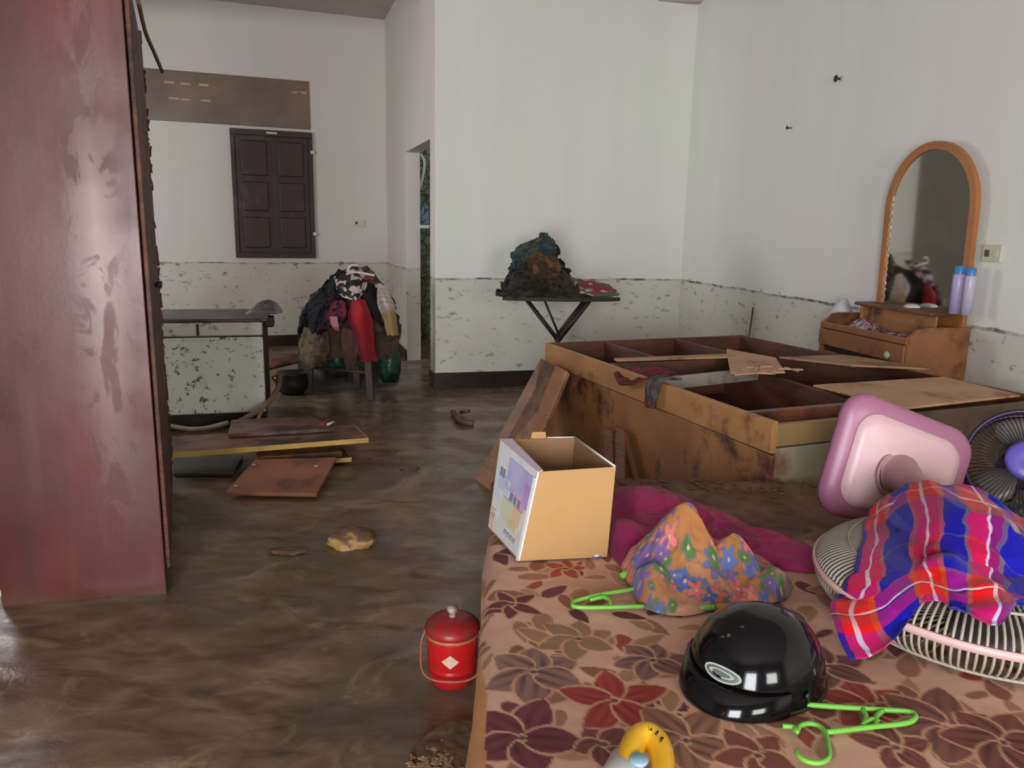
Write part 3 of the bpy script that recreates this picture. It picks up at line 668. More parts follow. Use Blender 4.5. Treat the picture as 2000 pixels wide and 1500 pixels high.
tag(cloth('muddy_clothes', D([[(1000, 520, 5.28), (1030, 480, 5.3), (1075, 478, 5.3), (1088, 505, 5.28), (1110, 535, 5.28)],
     [(992, 540, 5.15), (1020, 510, 5.02), (1060, 505, 5.0), (1092, 530, 5.05), (1125, 560, 5.14)],
     [(980, 560, 5.08), (1020, 550, 4.95), (1060, 550, 4.93), (1100, 558, 4.95), (1140, 572, 5.05)],
     [(975, 574, 5.06), (1008, 578, 4.97), (1060, 578, 4.96), (1100, 578, 4.97), (1150, 580, 5.05)]]), HM, fan_mix(['#15120f', '#2c241d', '#1b1a18', '#3a3025'], 7, 2), 90, 90, .035, (6, 7), 41, .012, edge=.3),
    'black muddy clothes heaped on the ironing board', 'clothes')
tag(cloth('teal_shirt', D([[(1020, 478, 5.3), (1045, 468, 5.3), (1065, 455, 5.25), (1078, 470, 5.25)], [(1000, 500, 5.12), (1030, 492, 5.04), (1062, 485, 5.02), (1085, 488, 5.1)],
     [(1000, 525, 5.06), (1025, 515, 4.97), (1050, 508, 4.96), (1082, 498, 5.03)]]), HM, fan_mix(['#25383c', '#38443b', '#1e3f4a'], 4, 5), 60, 60, .02, (5, 5), 43, .01, edge=.2), 'dark teal shirt on top of the ironing board heap', 'garment')
tag(cloth('ochre_shirt', D([[(1035, 500, 5.0), (1060, 492, 4.97), (1088, 508, 5.02)], [(1030, 520, 4.92), (1060, 515, 4.88), (1096, 522, 4.95)], [(1040, 545, 4.9), (1060, 545, 4.87), (1088, 542, 4.92)]]), HM, fan_mix(['#4f361f', '#6b4a26', '#3d2c1c'], 5, 8), 50, 50, .018, (5, 5), 45, .01, edge=.2), 'brown and ochre shirt in the ironing board heap under the teal one', 'garment')
def flo(u, v):
    c0 = np.broadcast_to(lin('#8a3a48'), u.shape+(3,)); c0 = mixc(c0, lin('#47703f'), (vn(u*5, v*7, 2)-.55)*12); return mixc(c0, lin('#b7a79b'), (vn(u*9, v*12, 8)-.7)*12)
tag(cloth('floral_cloth', D([[(1110, 540, 5.2), (1150, 546, 5.2), (1190, 555, 5.2)], [(1115, 556, 5.08), (1150, 560, 5.05), (1205, 570, 5.1)], [(1130, 574, 5.02), (1160, 577, 5.0), (1208, 577, 5.06)]]), FAB, flo, 50, 50, .012, (5, 4), 47, .008, edge=.12),
    'pink and green floral cloth at the pointed end of the ironing board', 'cloth')

# ------------------------------------------------------------------ dresser with arched mirror
ZD = .80
FR = np.array([1.70, 3.285]); dd = (B-Cc)/np.linalg.norm(B-Cc); nn = -nW      # dd away from camera along wall, nn to wall
dw_ = .635
# rear-right on the wall
def DQ(a, b, z):  q = FR+dd*a+nn*b; return Vector((q[0], q[1], z))
# distance to wall from the front right corner
gap = abs((FR-Cc)@nW)-.006
zr = Yp(1895, 640, (FR+nn*gap)[1])[2]
zl = zr-.045
t = thing('dresser', 'low orange laminate dressing table against the right wall', 'dresser', DQ(dw_/2, gap/2, 0))
def dq(name, a0, a1, b0, b1, z0, z1, m=DRES, par=None, bev=.004): return hexa(name, [DQ(a0, b0, z0), DQ(a1, b0, z0), DQ(a1, b1, z0), DQ(a0, b1, z0), DQ(a0, b0, z1), DQ(a1, b0, z1), DQ(a1, b1, z1), DQ(a0, b1, z1)], m, par or t, bev)
def side(a0):
    bm = bmesh.new(); pr = [(0, 0), (gap, 0), (gap, zr), (.09, zr), (.05, zr-.006), (.025, zr-.03), (.0, zl)]
    A_ = [bm.verts.new(DQ(a0, b, z)) for b, z in pr]; B_ = [bm.verts.new(DQ(a0+.018, b, z)) for b, z in pr]
    bm.faces.new(A_); bm.faces.new(B_[::-1])
    for i in range(len(pr)): j = (i+1) % len(pr); bm.faces.new((A_[i], B_[i], B_[j], A_[j]))
    return bm_obj('side_panel', bm, DRES, t)
side(0); side(dw_-.018)
dq('top_panel', .018, dw_-.018, .012, gap, zl-.045, zl-.027, PLY_MUD)
dq('front_lip', .0, dw_, -.004, .014, zl-.030, zl-.0)
dr = dq('drawer_front', .004, dw_-.004, -.012, .006, zl-.112, zl-.033)
GK = mat('green_white_sticker', '#6fae6a', '#b8c9a8', 3, .4, 0)
ps = DQ(.10, -.0135, zl-.088); lathe('drawer_knob', [(0, 0), (.017, 0), (.017, .006), (.010, .012), (0, .013)], ps, GK, dr, 18, Vector((-nn[0], -nn[1], 0)).to_track_quat('Z', 'Y').to_matrix().to_4x4())
dq('drawer_recess', .02, dw_-.02, .02, .03, .05, zl-.034, mat('dark_gap', '#1c0f0b', None, 4, .7, 0), None, 0)
dq('lower_front', .0, dw_, -.004, .014, 0.05, zl-.140, DRES)
dq('plinth', .02, dw_-.02, .02, gap, -.01, .06, PLY_MUD)
dq('back_panel', .018, dw_-.018, gap-.01, gap, .05, zl-.045, PLY_MUD)
# mirror
mb = gap-.025
def onplane(px, py, b):
    P_ = np.array([*(FR+nn*b), 0]); n = np.array([nn[0], nn[1], 0]); d = ray(px, py); tt = (P_-EYE)@n/(d@n); return EYE+tt*d
def ab(px, py, b=mb): q = onplane(px, py, b); return (q[:2]-FR)@dd, q[2]
aR, _ = ab(1905, 470); aL, _ = ab(1742, 470); zt = ab(1838, 277)[1]; zsh = ab(1800, 600)[1]
rr = abs(aL-aR)/2; ac = (aL+aR)/2
tm = thing('mirror', 'tall arched mirror in an orange wooden frame on the dressing table', 'mirror', DQ(ac, mb, zl-.02))
_DQ = DQ
def MQ(a, z, b): return _DQ(a, b-(a-(ac-rr))*math.tan(R(4.1))-(z-zsh)*math.tan(R(1.1)), z)
def arch(r, ztop, z0, n=28):
    pts = [(ac-r, z0)]; 
    for i in range(n+1): th_ = math.pi-math.pi*i/n; pts.append((ac+r*math.cos(th_), ztop-r*1.12+r*1.12*math.sin(th_)))
    pts.append((ac+r, z0)); return pts
out = arch(rr, zt, zl-.03); inn = arch(rr-.032, zt-.034, zsh-.01)
bm = bmesh.new()
def V_(a, z, b): return bm.verts.new(MQ(a, z, b))
of = [V_(a, z, mb-.012) for a, z in out]; inf = [V_(a, z, mb-.012) for a, z in inn]; obk = [V_(a, z, mb+.012) for a, z in out]; ib = [V_(a, z, mb+.0) for a, z in inn]
n = len(out)
for i in range(n-1):
    bm.faces.new((of[i], of[i+1], inf[i+1], inf[i])); bm.faces.new((obk[i+1], obk[i], of[i], of[i+1])[::-1]); bm.faces.new((inf[i], inf[i+1], ib[i+1], ib[i]))
bm.faces.new((of[0], inf[0], inf[-1], of[-1])); bm.faces.new(obk[::-1]); bm.faces.new((of[-1], obk[-1], obk[0], of[0])); bm.faces.new((inf[0], ib[0], ib[-1], inf[-1]))
bm_obj('mirror_frame', bm, mat('orange_frame_wood', '#b0713f', '#9d6132', 4, .4, .08, .06, '#8a6a50'), tm)
k = N('mirror_silver'); ob = k.obj(); k.b.inputs['Metallic'].default_value = 1; k.b.inputs['Roughness'].default_value = .04
k.b.inputs['Base Color'].default_value = (.74, .75, .72, 1)
bm = bmesh.new(); bm.faces.new([bm.verts.new(MQ(a, z, mb-.002)) for a, z in inn]); bm_obj('mirror_glass', bm, k.m, tm)
# worn strip of silvering on the left inner edge
wm = mat('worn_silvering', '#d8cfb5', '#8f7d58', 30, .35, .1)
for i in range(16):
    z0 = zsh+.03+i*.034+random.uniform(-.006, .006); hh = random.uniform(.006, .026)
    a_ = ac+(rr-.037)
    bm = bmesh.new(); obox(bm, MQ(a_, z0, mb-.004), Vector((dd[0], dd[1], 0))*random.uniform(.003, .005), Vector((nn[0], nn[1], 0))*.002, Vector((0, 0, hh/2))); bm_obj('worn_spot', bm, wm, tm)
# shelf box under the mirror
ts = thing('mirror_shelf', 'small muddy wooden shelf box below the arched mirror', 'shelf', DQ(ac, mb-.08, zl-.027))
dq('shelf_top', ac-rr-.002+.03, ac+rr+.03, mb-.15, mb-.013, zsh-.016, zsh, PLY_MUD, ts)
dq('shelf_front', ac-rr+.05, ac+rr-.02, mb-.10, mb-.09, zl-.026, zsh-.016, PLY, ts)
dq('shelf_end', ac+rr-.02, ac+rr-.005, mb-.14, mb-.014, zl-.026, zsh-.016, PLY, ts)
# things on the dresser
def bottle(label, px, Y_, col, cap, h, r):
    a, z = ab(px, 600, mb-.06); b = DQ(a, mb-.06, zsh+.0005); t = thing('spray_bottle', label, 'bottle', b)
    lathe('body', [(0, 0), (r, 0), (r, h*.8), (r*.85, h*.84), (0, h*.84)], b, col, t, 24)
    lathe('cap', [(r*.9, h*.84), (r*.9, h*.98), (r*.7, h), (0, h)], b, cap, t, 24)
    bm = bmesh.new(); bm.free()
lil = mat('lilac_plastic', '#b3a6cf', '#a79cc4', 4, .35, 0); lil2 = mat('pale_lilac_plastic', '#c3bbd0', '#a9a0bb', 4, .35, 0); blc = mat('blue_cap_plastic', '#3d7fc0', None, 4, .35, 0)
bottle('lilac bottle with a blue cap on the mirror shelf, left of its twin', 1866, 0, lil, blc, .205, .025)
bottle('paler lilac bottle with a blue cap at the right end of the mirror shelf', 1888, 0, lil2, blc, .20, .021)
tb_ = zl-.027
wp = mat('white_plastic_wrap', '#d7d7da', '#b8b6bf', 6, .3, .1)
a1, _ = ab(1655, 610, .2); a2, _ = ab(1700, 620, .18)
def oxy(a, b): q = DQ(a, b, 0); return (q.x, q.y)
tag(heap('plastic_bag', [oxy(a1-.05, .1), oxy(a1-.06, .22), oxy(a1+.06, .26), oxy(a1+.08, .12)], tb_+.001, [(*oxy(a1+.02, .18), .13, .06), (*oxy(a1-.03, .15), .04, .05)], attr_mat('white_bag', .3), plain('#d5d6d8', '#a9a7ae', 12), amp=.02, nf=22), 'crumpled white plastic bag at the left end of the dressing table', 'bag')
tag(heap('snack_packets', [oxy(a2-.12, .05), oxy(a2-.12, .22), oxy(a2+.07, .24), oxy(a2+.08, .06)], tb_+.001, [(*oxy(a2, .15), .045, .07), (*oxy(a2-.08, .12), .03, .05)], attr_mat('printed_packets', .35), fan_mix(['#8b3b38', '#c79a90', '#6f6a86', '#b9b6c2', '#5a3a35'], 28, 3), amp=.02, nf=26), 'pile of crumpled pink and grey packets on the dressing table', 'packets')
ax_, _ = ab(1778, 630, .12)
tag(heap('red_wrappers', [oxy(.08, .03), oxy(.08, .14), oxy(.30, .16), oxy(.32, .04)], tb_+.001, [(*oxy(.2, .09), .022, .08)], attr_mat('red_wrapper', .4), fan_mix(['#5a2426', '#8a4a48', '#3d2a28', '#9c8f8c'], 30, 6), amp=.012, nf=30), 'flat dark red wrappers at the front of the dressing table', 'wrappers')
bq = DQ(ab(1812, 620, mb-.115)[0], mb-.125, tb_+.022); tcap = thing('bottle_cap', 'teal round cap standing on the dressing table under the mirror shelf', 'cap', bq-Vector((0, 0, .022)))
lathe('cap_body', [(0, -.006), (.020, -.006), (.022, 0), (.020, .010), (0, .012)], bq, mat('teal_cap', '#23706b', None, 4, .4, 0), tcap, 20, Vector((-nn[0], -nn[1], 0)).to_track_quat('Z', 'Y').to_matrix().to_4x4())
bq = DQ(ac-.01, mb-.07, zsh); tag(heap('white_tissue', [(bq.x-.03, bq.y-.03), (bq.x+.03, bq.y-.03), (bq.x+.03, bq.y+.03), (bq.x-.02, bq.y+.03)], zsh+.001, [(bq.x, bq.y, .014, .02)], attr_mat('tissue', .7), plain('#d9d3cc'), amp=.008, nr=10, na=24), 'small white tissue on the mirror shelf', 'tissue')

# ------------------------------------------------------------------ bed box frame
O = np.array([.782, 2.229]); e1 = np.array([-.372, .928]); e2 = np.array([.93, .367]); e1 /= np.linalg.norm(e1); e2 = np.array([e1[1], -e1[0]])
FA, FB_, FZ = 1.67, 1.19, .68
def BQ(a, b, z): q = O+e1*a+e2*b; return Vector((q[0], q[1], z))
t = thing('box_bed', 'empty wooden box bed with open compartments behind the flowered mattress', 'bed frame', BQ(FA/2, FB_/2, 0))
def bq_(name, a0, a1, b0, b1, z0, z1, m, par=None, bev=.003): return hexa(name, [BQ(a0, b0, z0), BQ(a1, b0, z0), BQ(a1, b1, z0), BQ(a0, b1, z0), BQ(a0, b0, z1), BQ(a1, b0, z1), BQ(a1, b1, z1), BQ(a0, b1, z1)], m, par or t, bev)
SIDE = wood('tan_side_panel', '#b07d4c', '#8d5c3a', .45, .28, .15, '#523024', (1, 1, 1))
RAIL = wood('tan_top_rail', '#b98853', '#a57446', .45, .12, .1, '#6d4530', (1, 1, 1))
bq_('side_panel', .0, FA, .006, .022, -.01, FZ-.105, SIDE)
bq_('side_rail', 0, FA, 0, .022, FZ-.10, FZ, RAIL)
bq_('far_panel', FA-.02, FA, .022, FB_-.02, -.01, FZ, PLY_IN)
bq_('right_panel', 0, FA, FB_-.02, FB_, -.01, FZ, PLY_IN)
tag(bq_('end_panel', 0.0, .018, .022, .42, -.01, FZ-.085, PLY_OLD), 'end panel with peeling grey paint')
tag(bq_('end_panel', 0.0, .020, .422, FB_-.02, -.01, FZ-.012, wood('grey_brown_end_panel', '#6b5040', '#5a4538', .6, .3, .15, '#453428', (1, 1, 1))), 'grey-brown end panel')
bq_('end_rail', 0.0, .022, .022, .42, FZ-.08, FZ-.01, mat('end_rail_wood', '#9a7a4e', '#7d6a50', 4, .6, .1, .3, '#6d6654'))
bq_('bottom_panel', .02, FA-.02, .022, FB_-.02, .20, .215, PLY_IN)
def rail(a0, b0, a1, b1, w, h, m=PLY, z=FZ, name='rail', bev=.003):
    p_ = O+e1*a0+e2*b0; q = O+e1*a1+e2*b1; d_ = (q-p_)/np.linalg.norm(q-p_); n_ = np.array([d_[1], -d_[0]])*w/2
    return hexa(name, [Vector((*x, zz_)) for zz_ in (z-h, z) for x in (p_-n_, q-n_, q+n_, p_+n_)], m, t, bev)
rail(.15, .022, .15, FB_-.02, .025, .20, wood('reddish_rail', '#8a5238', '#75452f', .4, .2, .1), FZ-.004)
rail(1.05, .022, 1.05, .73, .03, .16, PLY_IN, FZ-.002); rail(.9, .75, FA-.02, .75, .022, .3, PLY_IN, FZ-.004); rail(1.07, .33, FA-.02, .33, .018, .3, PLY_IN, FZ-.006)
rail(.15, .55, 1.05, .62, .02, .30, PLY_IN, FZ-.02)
rail(.72, .03, .80, .6, .022, .05, mat('whitewashed_rail', '#9d968a', '#857a6c', 7, .6, .1, .25), FZ-.004)
t0_ = thing('leaning_board', 'orange-brown board leaning on the left side of the bed frame', 'board', Zp(1010, 880, 0))
pA = BQ(1.62, -.03, .655); pB = BQ(1.28, -.03, .645)
qA = Vector(Yp(962, 874, 3.72)); qB = Vector(Yp(1058, 864, 3.36))
d1 = (qA-pA); d2 = (qB-pB)
pA = Vector(Yp(1056, 700, 3.66)); pB = Vector(Yp(1108, 727, 3.30)); qA = Vector(Yp(962, 874, 3.66)); qB = Vector(Yp(1045, 885, 3.30))
eA = pA+(qA-pA)*((pA.z-.0)/(pA.z-qA.z)); eB = pB+(qB-pB)*((pB.z-.0)/(pB.z-qB.z))
slab('board', [pA, pB, eB, eA], .016, wood('leaning_board_wood', '#8f5f3b', '#6f452c', .45, .35, .15), t0_)
cl = Vector(((eA+eB)/2)); 
slab('cleat', [pA+(pB-pA)*.62+Vector((-.004, -.006, .006)), pB+Vector((-.004, -.006, .006)), pB+(eB-pB)*.55+Vector((-.008, -.006, .006)), pA+(pB-pA)*.62+(eA-pA+(eB-pB)-(eA-pA))*.55+Vector((-.008, -.006, .006))], .008, PLY, t0_)
# leaning strips at the foot of the side panel
for lab, a, b in (('thin brown slat leaning on the bed frame side, left of its pair', (1175, 845), (1225, 925)), ('thin brown slat leaning on the bed frame side, right of its pair', (1195, 840), (1245, 925))):
    pa = BQ(.95, -.02, .42) if 'left' in lab.split(',')[1] else BQ(.85, -.02, .45); pb = BQ(.72, -.10, .0) if 'left' in lab.split(',')[1] else BQ(.62, -.12, .0)
    w_ = Vector((e1[0], e1[1], 0))*.035; o_ = Vector((-e2[0], -e2[1], 0))*.01
    tag(hexa('slat', [pb-w_, pb+w_, pb+w_+o_, pb-w_+o_, pa-w_, pa+w_, pa+w_+o_, pa-w_+o_], PLY_MUD), lab, 'slat')
# loose boards lying on the frame
def loose(label, pts, th=.008, m=PLY_PALE, lift=.001):
    q = [BQ(a, b, FZ+lift+dz_) for a, b, dz_ in pts]; return plank(label, q, -0.0+th, m, name='loose_board', cat='board')
PLY_TAN = mat('tan_hardboard', '#b48a66', '#a07852', 4, .6, .1, .25, '#70452f')
loose('flat pale board lying on the near right of the bed frame', [(.38, .5, .010), (.36, 1.14, .010), (.02, 1.10, .010), (-.01, .52, .010)])
loose('muddy tan board tilted over the middle right of the bed frame', [(.88, .77, .022), (.90, 1.17, .012), (.42, 1.17, .03), (.50, .80, .05)], .008, PLY_TAN)
loose('broken splintered board in the middle of the bed frame', [(1.21, .74, .010), (.90, .77, .016), (.62, .58, .012), (.68, .36, .010)], .008, PLY_PALE)
loose('narrow brown board lying across the far compartments', [(1.06, .06, .012), (1.10, .07, .012), (1.07, .64, .012), (1.00, .64, .012)], .010, PLY_TAN)
plank('olive brown board fallen inside the bed frame', [BQ(.62, .62, .60), BQ(.60, 1.10, .60), BQ(.36, 1.1, .52), BQ(.36, .66, .52)], .008, mat('olive_board', '#5f5138', '#4c3f2b', 5, .6, .1), name='loose_board', cat='board')
# splinters on the broken board
bm = bmesh.new()
for i in range(14):
    c_ = BQ(.66+random.uniform(-.05, .12), .45+random.uniform(-.1, .2), FZ+.014); a_ = random.uniform(0, 6.28); l_ = random.uniform(.02, .07)
    obox(bm, c_, Vector((math.cos(a_)*l_, math.sin(a_)*l_, 0)), Vector((-math.sin(a_), math.cos(a_), 0))*.004, Vector((0, 0, .003)))
tag(bm_obj('wood_splinters', bm, PLY_PALE), 'pale wood splinters scattered on the broken board', 'splinters', kind='stuff')
# rags over the side rail
tag(cloth('maroon_rag', [[BQ(.93, -.02, .66), BQ(.93, .05, .69)], [BQ(.86, -.035, .63), BQ(.85, .07, .70)], [BQ(.76, -.03, .655), BQ(.75, .10, .70)], [BQ(.68, -.0, .685), BQ(.67, .10, .70)]], FAB, fan_mix(['#5e2a30', '#7a2230', '#4a3a3c'], 6, 3), 30, 24, .014, (4, 3), 51, .006, edge=.15), 'maroon rag draped over the side rail of the bed frame', 'rag')
tag(cloth('patterned_rag', [[BQ(.66, .06, .695), BQ(.60, .08, .695)], [BQ(.665, .0, .70), BQ(.585, .0, .70)], [BQ(.68, -.022, .66), BQ(.60, -.024, .66)], [BQ(.69, -.022, .58), BQ(.61, -.024, .585)]], FAB, fan_mix(['#3c3a42', '#7d2a35', '#33444a', '#5d5a55'], 9, 7), 30, 24, .010, (3, 3), 53, .006, edge=.12), 'dark patterned rag hanging over the bed frame rail, right of the maroon one', 'rag')

# ------------------------------------------------------------------ mattress with printed cover
ZM = .509; mx0, mx1, my0, my1 = -.052, 1.62, .55, 2.215
step = .0036
rim = .17                                               # how far the cover wraps down
us = np.arange(mx0-rim, mx1+.02, step); vs = np.arange(my0-.02, my1+rim, step)
U, Vv = np.meshgrid(us, vs, indexing='ij')
def wrap(x, lo, hi, r=.035):
    """fold a flat coordinate over the rounded edge: returns position and drop"""
    a = np.clip((lo+r)-x, 0, None); th_ = np.minimum(a/r, math.pi/2); pos = np.where(a > 0, lo+r-r*np.sin(th_), x); drop = np.where(a > 0, r-r*np.cos(th_)+np.clip(a-r*math.pi/2, 0, None), 0)
    b_ = np.clip(pos-(hi-r), 0, None); th2 = np.minimum(b_/r, math.pi/2); pos2 = np.where(b_ > 0, hi-r+r*np.sin(th2), pos); drop = drop+np.where(b_ > 0, r-r*np.cos(th2)+np.clip(b_-r*math.pi/2, 0, None), 0)
    return pos2, drop
Xp, d1_ = wrap(U, mx0, 99); Yq, d2_ = wrap(Vv, -99, my1)
und = (fbm(U*4, Vv*4, 3, 12)-.5)*.010+(fbm(U*13, Vv*13, 3, 14)-.5)*.004
Zz = ZM+und*np.exp(-(d1_+d2_)*20)-np.maximum(d1_, d2_)
Xp = Xp-.006*np.sin(Vv*9)*(d1_ > .03)
# paint the print
col = np.empty(U.shape+(3,)); col[:] = lin('#d0a490')
col = mixc(col, lin('#b88a70'), (fbm(U*6, Vv*6, 3, 20)-.4)*2)
def leaf(cx, cy, ang, Ln, W, c, veins=None, outline='#cfa283', shape=.7):
    r_ = Ln*1.1
    i0, i1 = np.searchsorted(us, [cx-r_, cx+r_]); j0, j1 = np.searchsorted(vs, [cy-r_, cy+r_])
    if i1 <= i0 or j1 <= j0: return
    u = U[i0:i1, j0:j1]-cx; v = Vv[i0:i1, j0:j1]-cy; s = (u*math.cos(ang)+v*math.sin(ang))/Ln; w = (-u*math.sin(ang)+v*math.cos(ang))/W
    w = w+.25*s*(s-1)*math.sin(cx*40)
    prof_ = np.where((s > 0) & (s < 1), np.sin(np.pi*np.clip(s, 0, 1)**shape)**.75, -.3)
    sd = (prof_-np.abs(w))*W
    sub = col[i0:i1, j0:j1]
    ol = np.clip((sd+.0055)/.0022, 0, 1)*((s > -.03) & (s < 1.03)); inn_ = np.clip((sd+.001)/.0022, 0, 1)
    cc = np.array(lin(c))*np.ones(sub.shape)
    if veins:
        st = np.sin(w*8.5+.4*s)*.5+.5; st = np.clip((st-.45)*2.4, 0, 1)*np.clip((1-s)*1.5, 0, 1)
        cc = mixc(cc, lin(veins), st*.8)
    else:
        cc = mixc(cc, np.array(lin(c))*.78, np.clip(1-np.abs(w)/.09, 0, 1)*.5+(np.sin((s*1.2+np.abs(w)*.6)*20) > .75)*.18)
    sub[:] = mixc(mixc(sub, lin(outline), ol), cc, inn_)
browns = ['#9c6f5a', '#936451', '#a1785c', '#a98467', '#8a5849', '#713d40', '#976b58', '#8b5a48', '#65343a', '#a0765f', '#9b4a40']
r2 = random.Random(5)
pts_ = []
for i in range(6000):
    x = r2.uniform(mx0-rim, mx1); y = r2.uniform(my0, my1+rim); Ln = r2.uniform(.045, .09)
    if any((x-a_)**2+(y-b_)**2 < (.034+.014*r2.random())**2*1.0 for a_, b_ in pts_): continue
    pts_.append((x, y))
    leaf(x, y, r2.uniform(0, 6.28), Ln, Ln*r2.uniform(.17, .27), r2.choice(browns), None, '#cba48a')
def flower(px, py, size, c, veins, n=5, a0=0., wid=.34):
    g = Zp(px, py, ZM); 
    for i in range(n):
        leaf(g[0], g[1], a0+i*2*math.pi/n+.15*math.sin(i*3), size*(1+.12*math.sin(i*5+px)), size*wid*.86, c, veins, '#c99a7c', .85 if veins else .75)
    # centre
    leaf(g[0]-.006, g[1], 0, .014, .006, '#5a4a48')
for px, py, s_, c_, v_, n_, a_, w_ in ((1043, 1312, .085, '#8d6a60', '#55403f', 6, .5, .42), (1200, 1368, .095, '#9c3f3c', '#7f2c2e', 5, .35, .30), (1275, 1290, .065, '#86605a', '#543c40', 6, .2, .4), (1020, 1440, .09, '#6d3a40', '#55272f', 5, 1.2, .4),
      (1340, 1445, .085, '#8f6552', '#5c3f38', 5, .9, .38), (1180, 1455, .05, '#7a4644', '#54323a', 5, 2.2, .45), (1130, 1245, .075, '#94705a', None, 6, .4, .35), (1700, 1380, .085, '#98433c', '#7c302c', 6, .6, .32), (1850, 1420, .10, '#80534a', '#573634', 6, .1, .36),
      (1610, 1300, .07, '#7c544c', '#503637', 6, .3, .38), (1960, 1450, .09, '#7a4a40', '#4c2d2b', 6, .9, .36), (1105, 1110, .05, '#9b4a40', None, 5, .2, .35), (1480, 1475, .06, '#7d4a3e', None, 5, .8, .4), (1000, 1180, .06, '#6b3a3c', None, 5, .8, .28), (1300, 1180, .055, '#6f3d3c', None, 5, .1, .33), (1750, 1460, .06, '#7e4842', '#4d2c2e', 5, .3, .34)):
    flower(px, py, s_, c_, v_, n_, a_, w_)
# bare tan foam along the near left edge, cover starts a little inside
edgex = mx0+.006+.020*np.clip((1.22-Vv)/.2, 0, 1)+.003*np.sin(Vv*30)
tanm = (U < edgex) & (Vv < 1.22)
col[tanm] = lin('#b9855a')
# dried mud over the far end
mudm = np.clip((Vv-1.68-.10*(fbm(U*5, Vv*5, 4, 30)-.5)*2 - .22*np.clip((.34-U)*6, 0, 1))*9, 0, 1)
mudm = np.maximum(mudm, np.clip((fbm(U*7, Vv*7, 5, 33)-.64)*9, 0, .6)*np.clip((Vv-1.1)*1.6, 0.12, 1))
mudm = np.maximum(mudm, np.clip((U-1.05)*2.5, 0, 1)*np.clip((Vv-1.55)*4, 0, 1))
mudc = mixc(np.broadcast_to(lin('#55402f'), U.shape+(3,)), lin('#6d523e'), (fbm(U*11, Vv*11, 4, 36)-.42)*5)
col = mixc(col, mudc, mudm*.92)
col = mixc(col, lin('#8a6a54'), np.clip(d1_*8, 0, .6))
k = N('printed_mattress_cover'); a = k.add('ShaderNodeAttribute', attribute_name='Col'); k.link(a.outputs[0], k.b.inputs['Base Color'])
k.b.inputs['Roughness'].default_value = .78; k.b.inputs['Specular IOR Level'].default_value = .3; k.bump(k.noise(k.pos(), 90, 3), .15, .002)
t = thing('mattress', 'mattress with a brown and red flower print, muddy at its far end', 'mattress', ((mx0+mx1)/2, (my0+my1)/2, .30))
from_arrays('mattress_cover', np.stack([Xp, Yq, Zz], -1).reshape(-1, 3), grid_faces(*U.shape)[:, ::-1], k.m, t, True, col.reshape(-1, 3))
hexa('mattress_core', [(mx0+.012, my0, .30), (mx1-.01, my0, .30), (mx1-.01, my1-.012, .30), (mx0+.012, my1-.012, .30), (mx0+.012, my0, ZM-.03), (mx1-.01, my0, ZM-.03), (mx1-.01, my1-.012, ZM-.03), (mx0+.012, my1-.012, ZM-.03)], mat('tan_foam', '#b9855a', '#a47550', 4, .8, .1), t, .01)
t = thing('low_platform', 'low brown wooden platform under the flowered mattress', 'bed base', ((mx0+mx1)/2, (my0+my1)/2, 0))
def bb(name, xa, xb, ya, yb, za, zb_, m=PLY_MUD): return hexa(name, [(xa, ya, za), (xb, ya, za), (xb, yb, za), (xa, yb, za), (xa, ya, zb_), (xb, ya, zb_), (xb, yb, zb_), (xa, yb, zb_)], m, t, .004)
bb('platform', mx0+.02, mx1-.02, my0+.01, my1-.02, .26, .299); bb('side_rail', mx0+.02, mx0+.04, my0+.01, my1-.02, .0, .259); bb('side_rail', mx1-.04, mx1-.02, my0+.01, my1-.02, 0, .259); bb('end_rail', mx0+.041, mx1-.041, my1-.04, my1-.02, 0, .259); bb('end_rail', mx0+.041, mx1-.041, my0+.01, my0+.03, 0, .259)
# crumbs of dried mud on the far edge
bm = bmesh.new()
for i in range(170):
    x = random.uniform(.28, 1.5); y = my1-.03-abs(random.gauss(0, .05)); s_ = random.uniform(.003, .008)
    bmesh.ops.create_icosphere(bm, subdivisions=1, radius=s_, matrix=Matrix.Translation((x, y, ZM+.002)) @ Matrix.Diagonal((1.4, 1, .5, 1)))
tag(bm_obj('dried_mud_crumbs', bm, mat('dried_mud', '#6f523e', '#523a2b', 12, .9, .2)), 'crumbs of dried mud along the far edge of the mattress', 'mud', kind='stuff')

# ------------------------------------------------------------------ cardboard box
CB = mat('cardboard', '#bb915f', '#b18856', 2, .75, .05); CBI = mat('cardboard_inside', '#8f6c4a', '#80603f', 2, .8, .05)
g0 = Vector(Zp(1012, 1096, ZM+.004)); g1 = Vector(Zp(1186, 1088, ZM+.004)); gL = Vector(Zp(953, 1030, ZM+.004))
fx = (g1-g0); fx.z = 0; gd = gL-g0; gd.z = 0
ph = g0.xy
topz = Yp(1040, 925, g0.y+.01)[2]; bh = topz-g0.z
# tapered slightly upward like the photo: front right top leans right
t = thing('cardboard_box', 'open cardboard box with a white printed side on the mattress corner', 'box', (g0+g1+gL+gd+fx)/4)
t.location = ((g0.x+g1.x)/2+gd.x/2, (g0.y+g1.y)/2+gd.y/2, g0.z)
c0 = g0; c1 = g0+fx; c2 = g0+fx+gd; c3 = g0+gd
T0 = Vector(Yp(1050, 922, c0.y+.0)); T1 = Vector(Yp(1203, 912, c1.y)); T3 = Vector(Yp(976, 858, c3.y)); T2 = Vector(Yp(1124, 855, c2.y))
def wallp(name, a, b, ta, tb, m, inward, th_=.004, zoff=0.):
    i = inward.normalized()*th_; return hexa(name, [a, b, b+i, a+i, ta, tb, tb+i, ta+i], m, t, .0006)
wallp('front_wall', c0, c1, T0, T1, CB, gd); 
k = N('printed_white_board'); ob = k.obj(); sp2 = k.add('ShaderNodeSeparateXYZ'); k.link(ob, sp2.inputs[0])
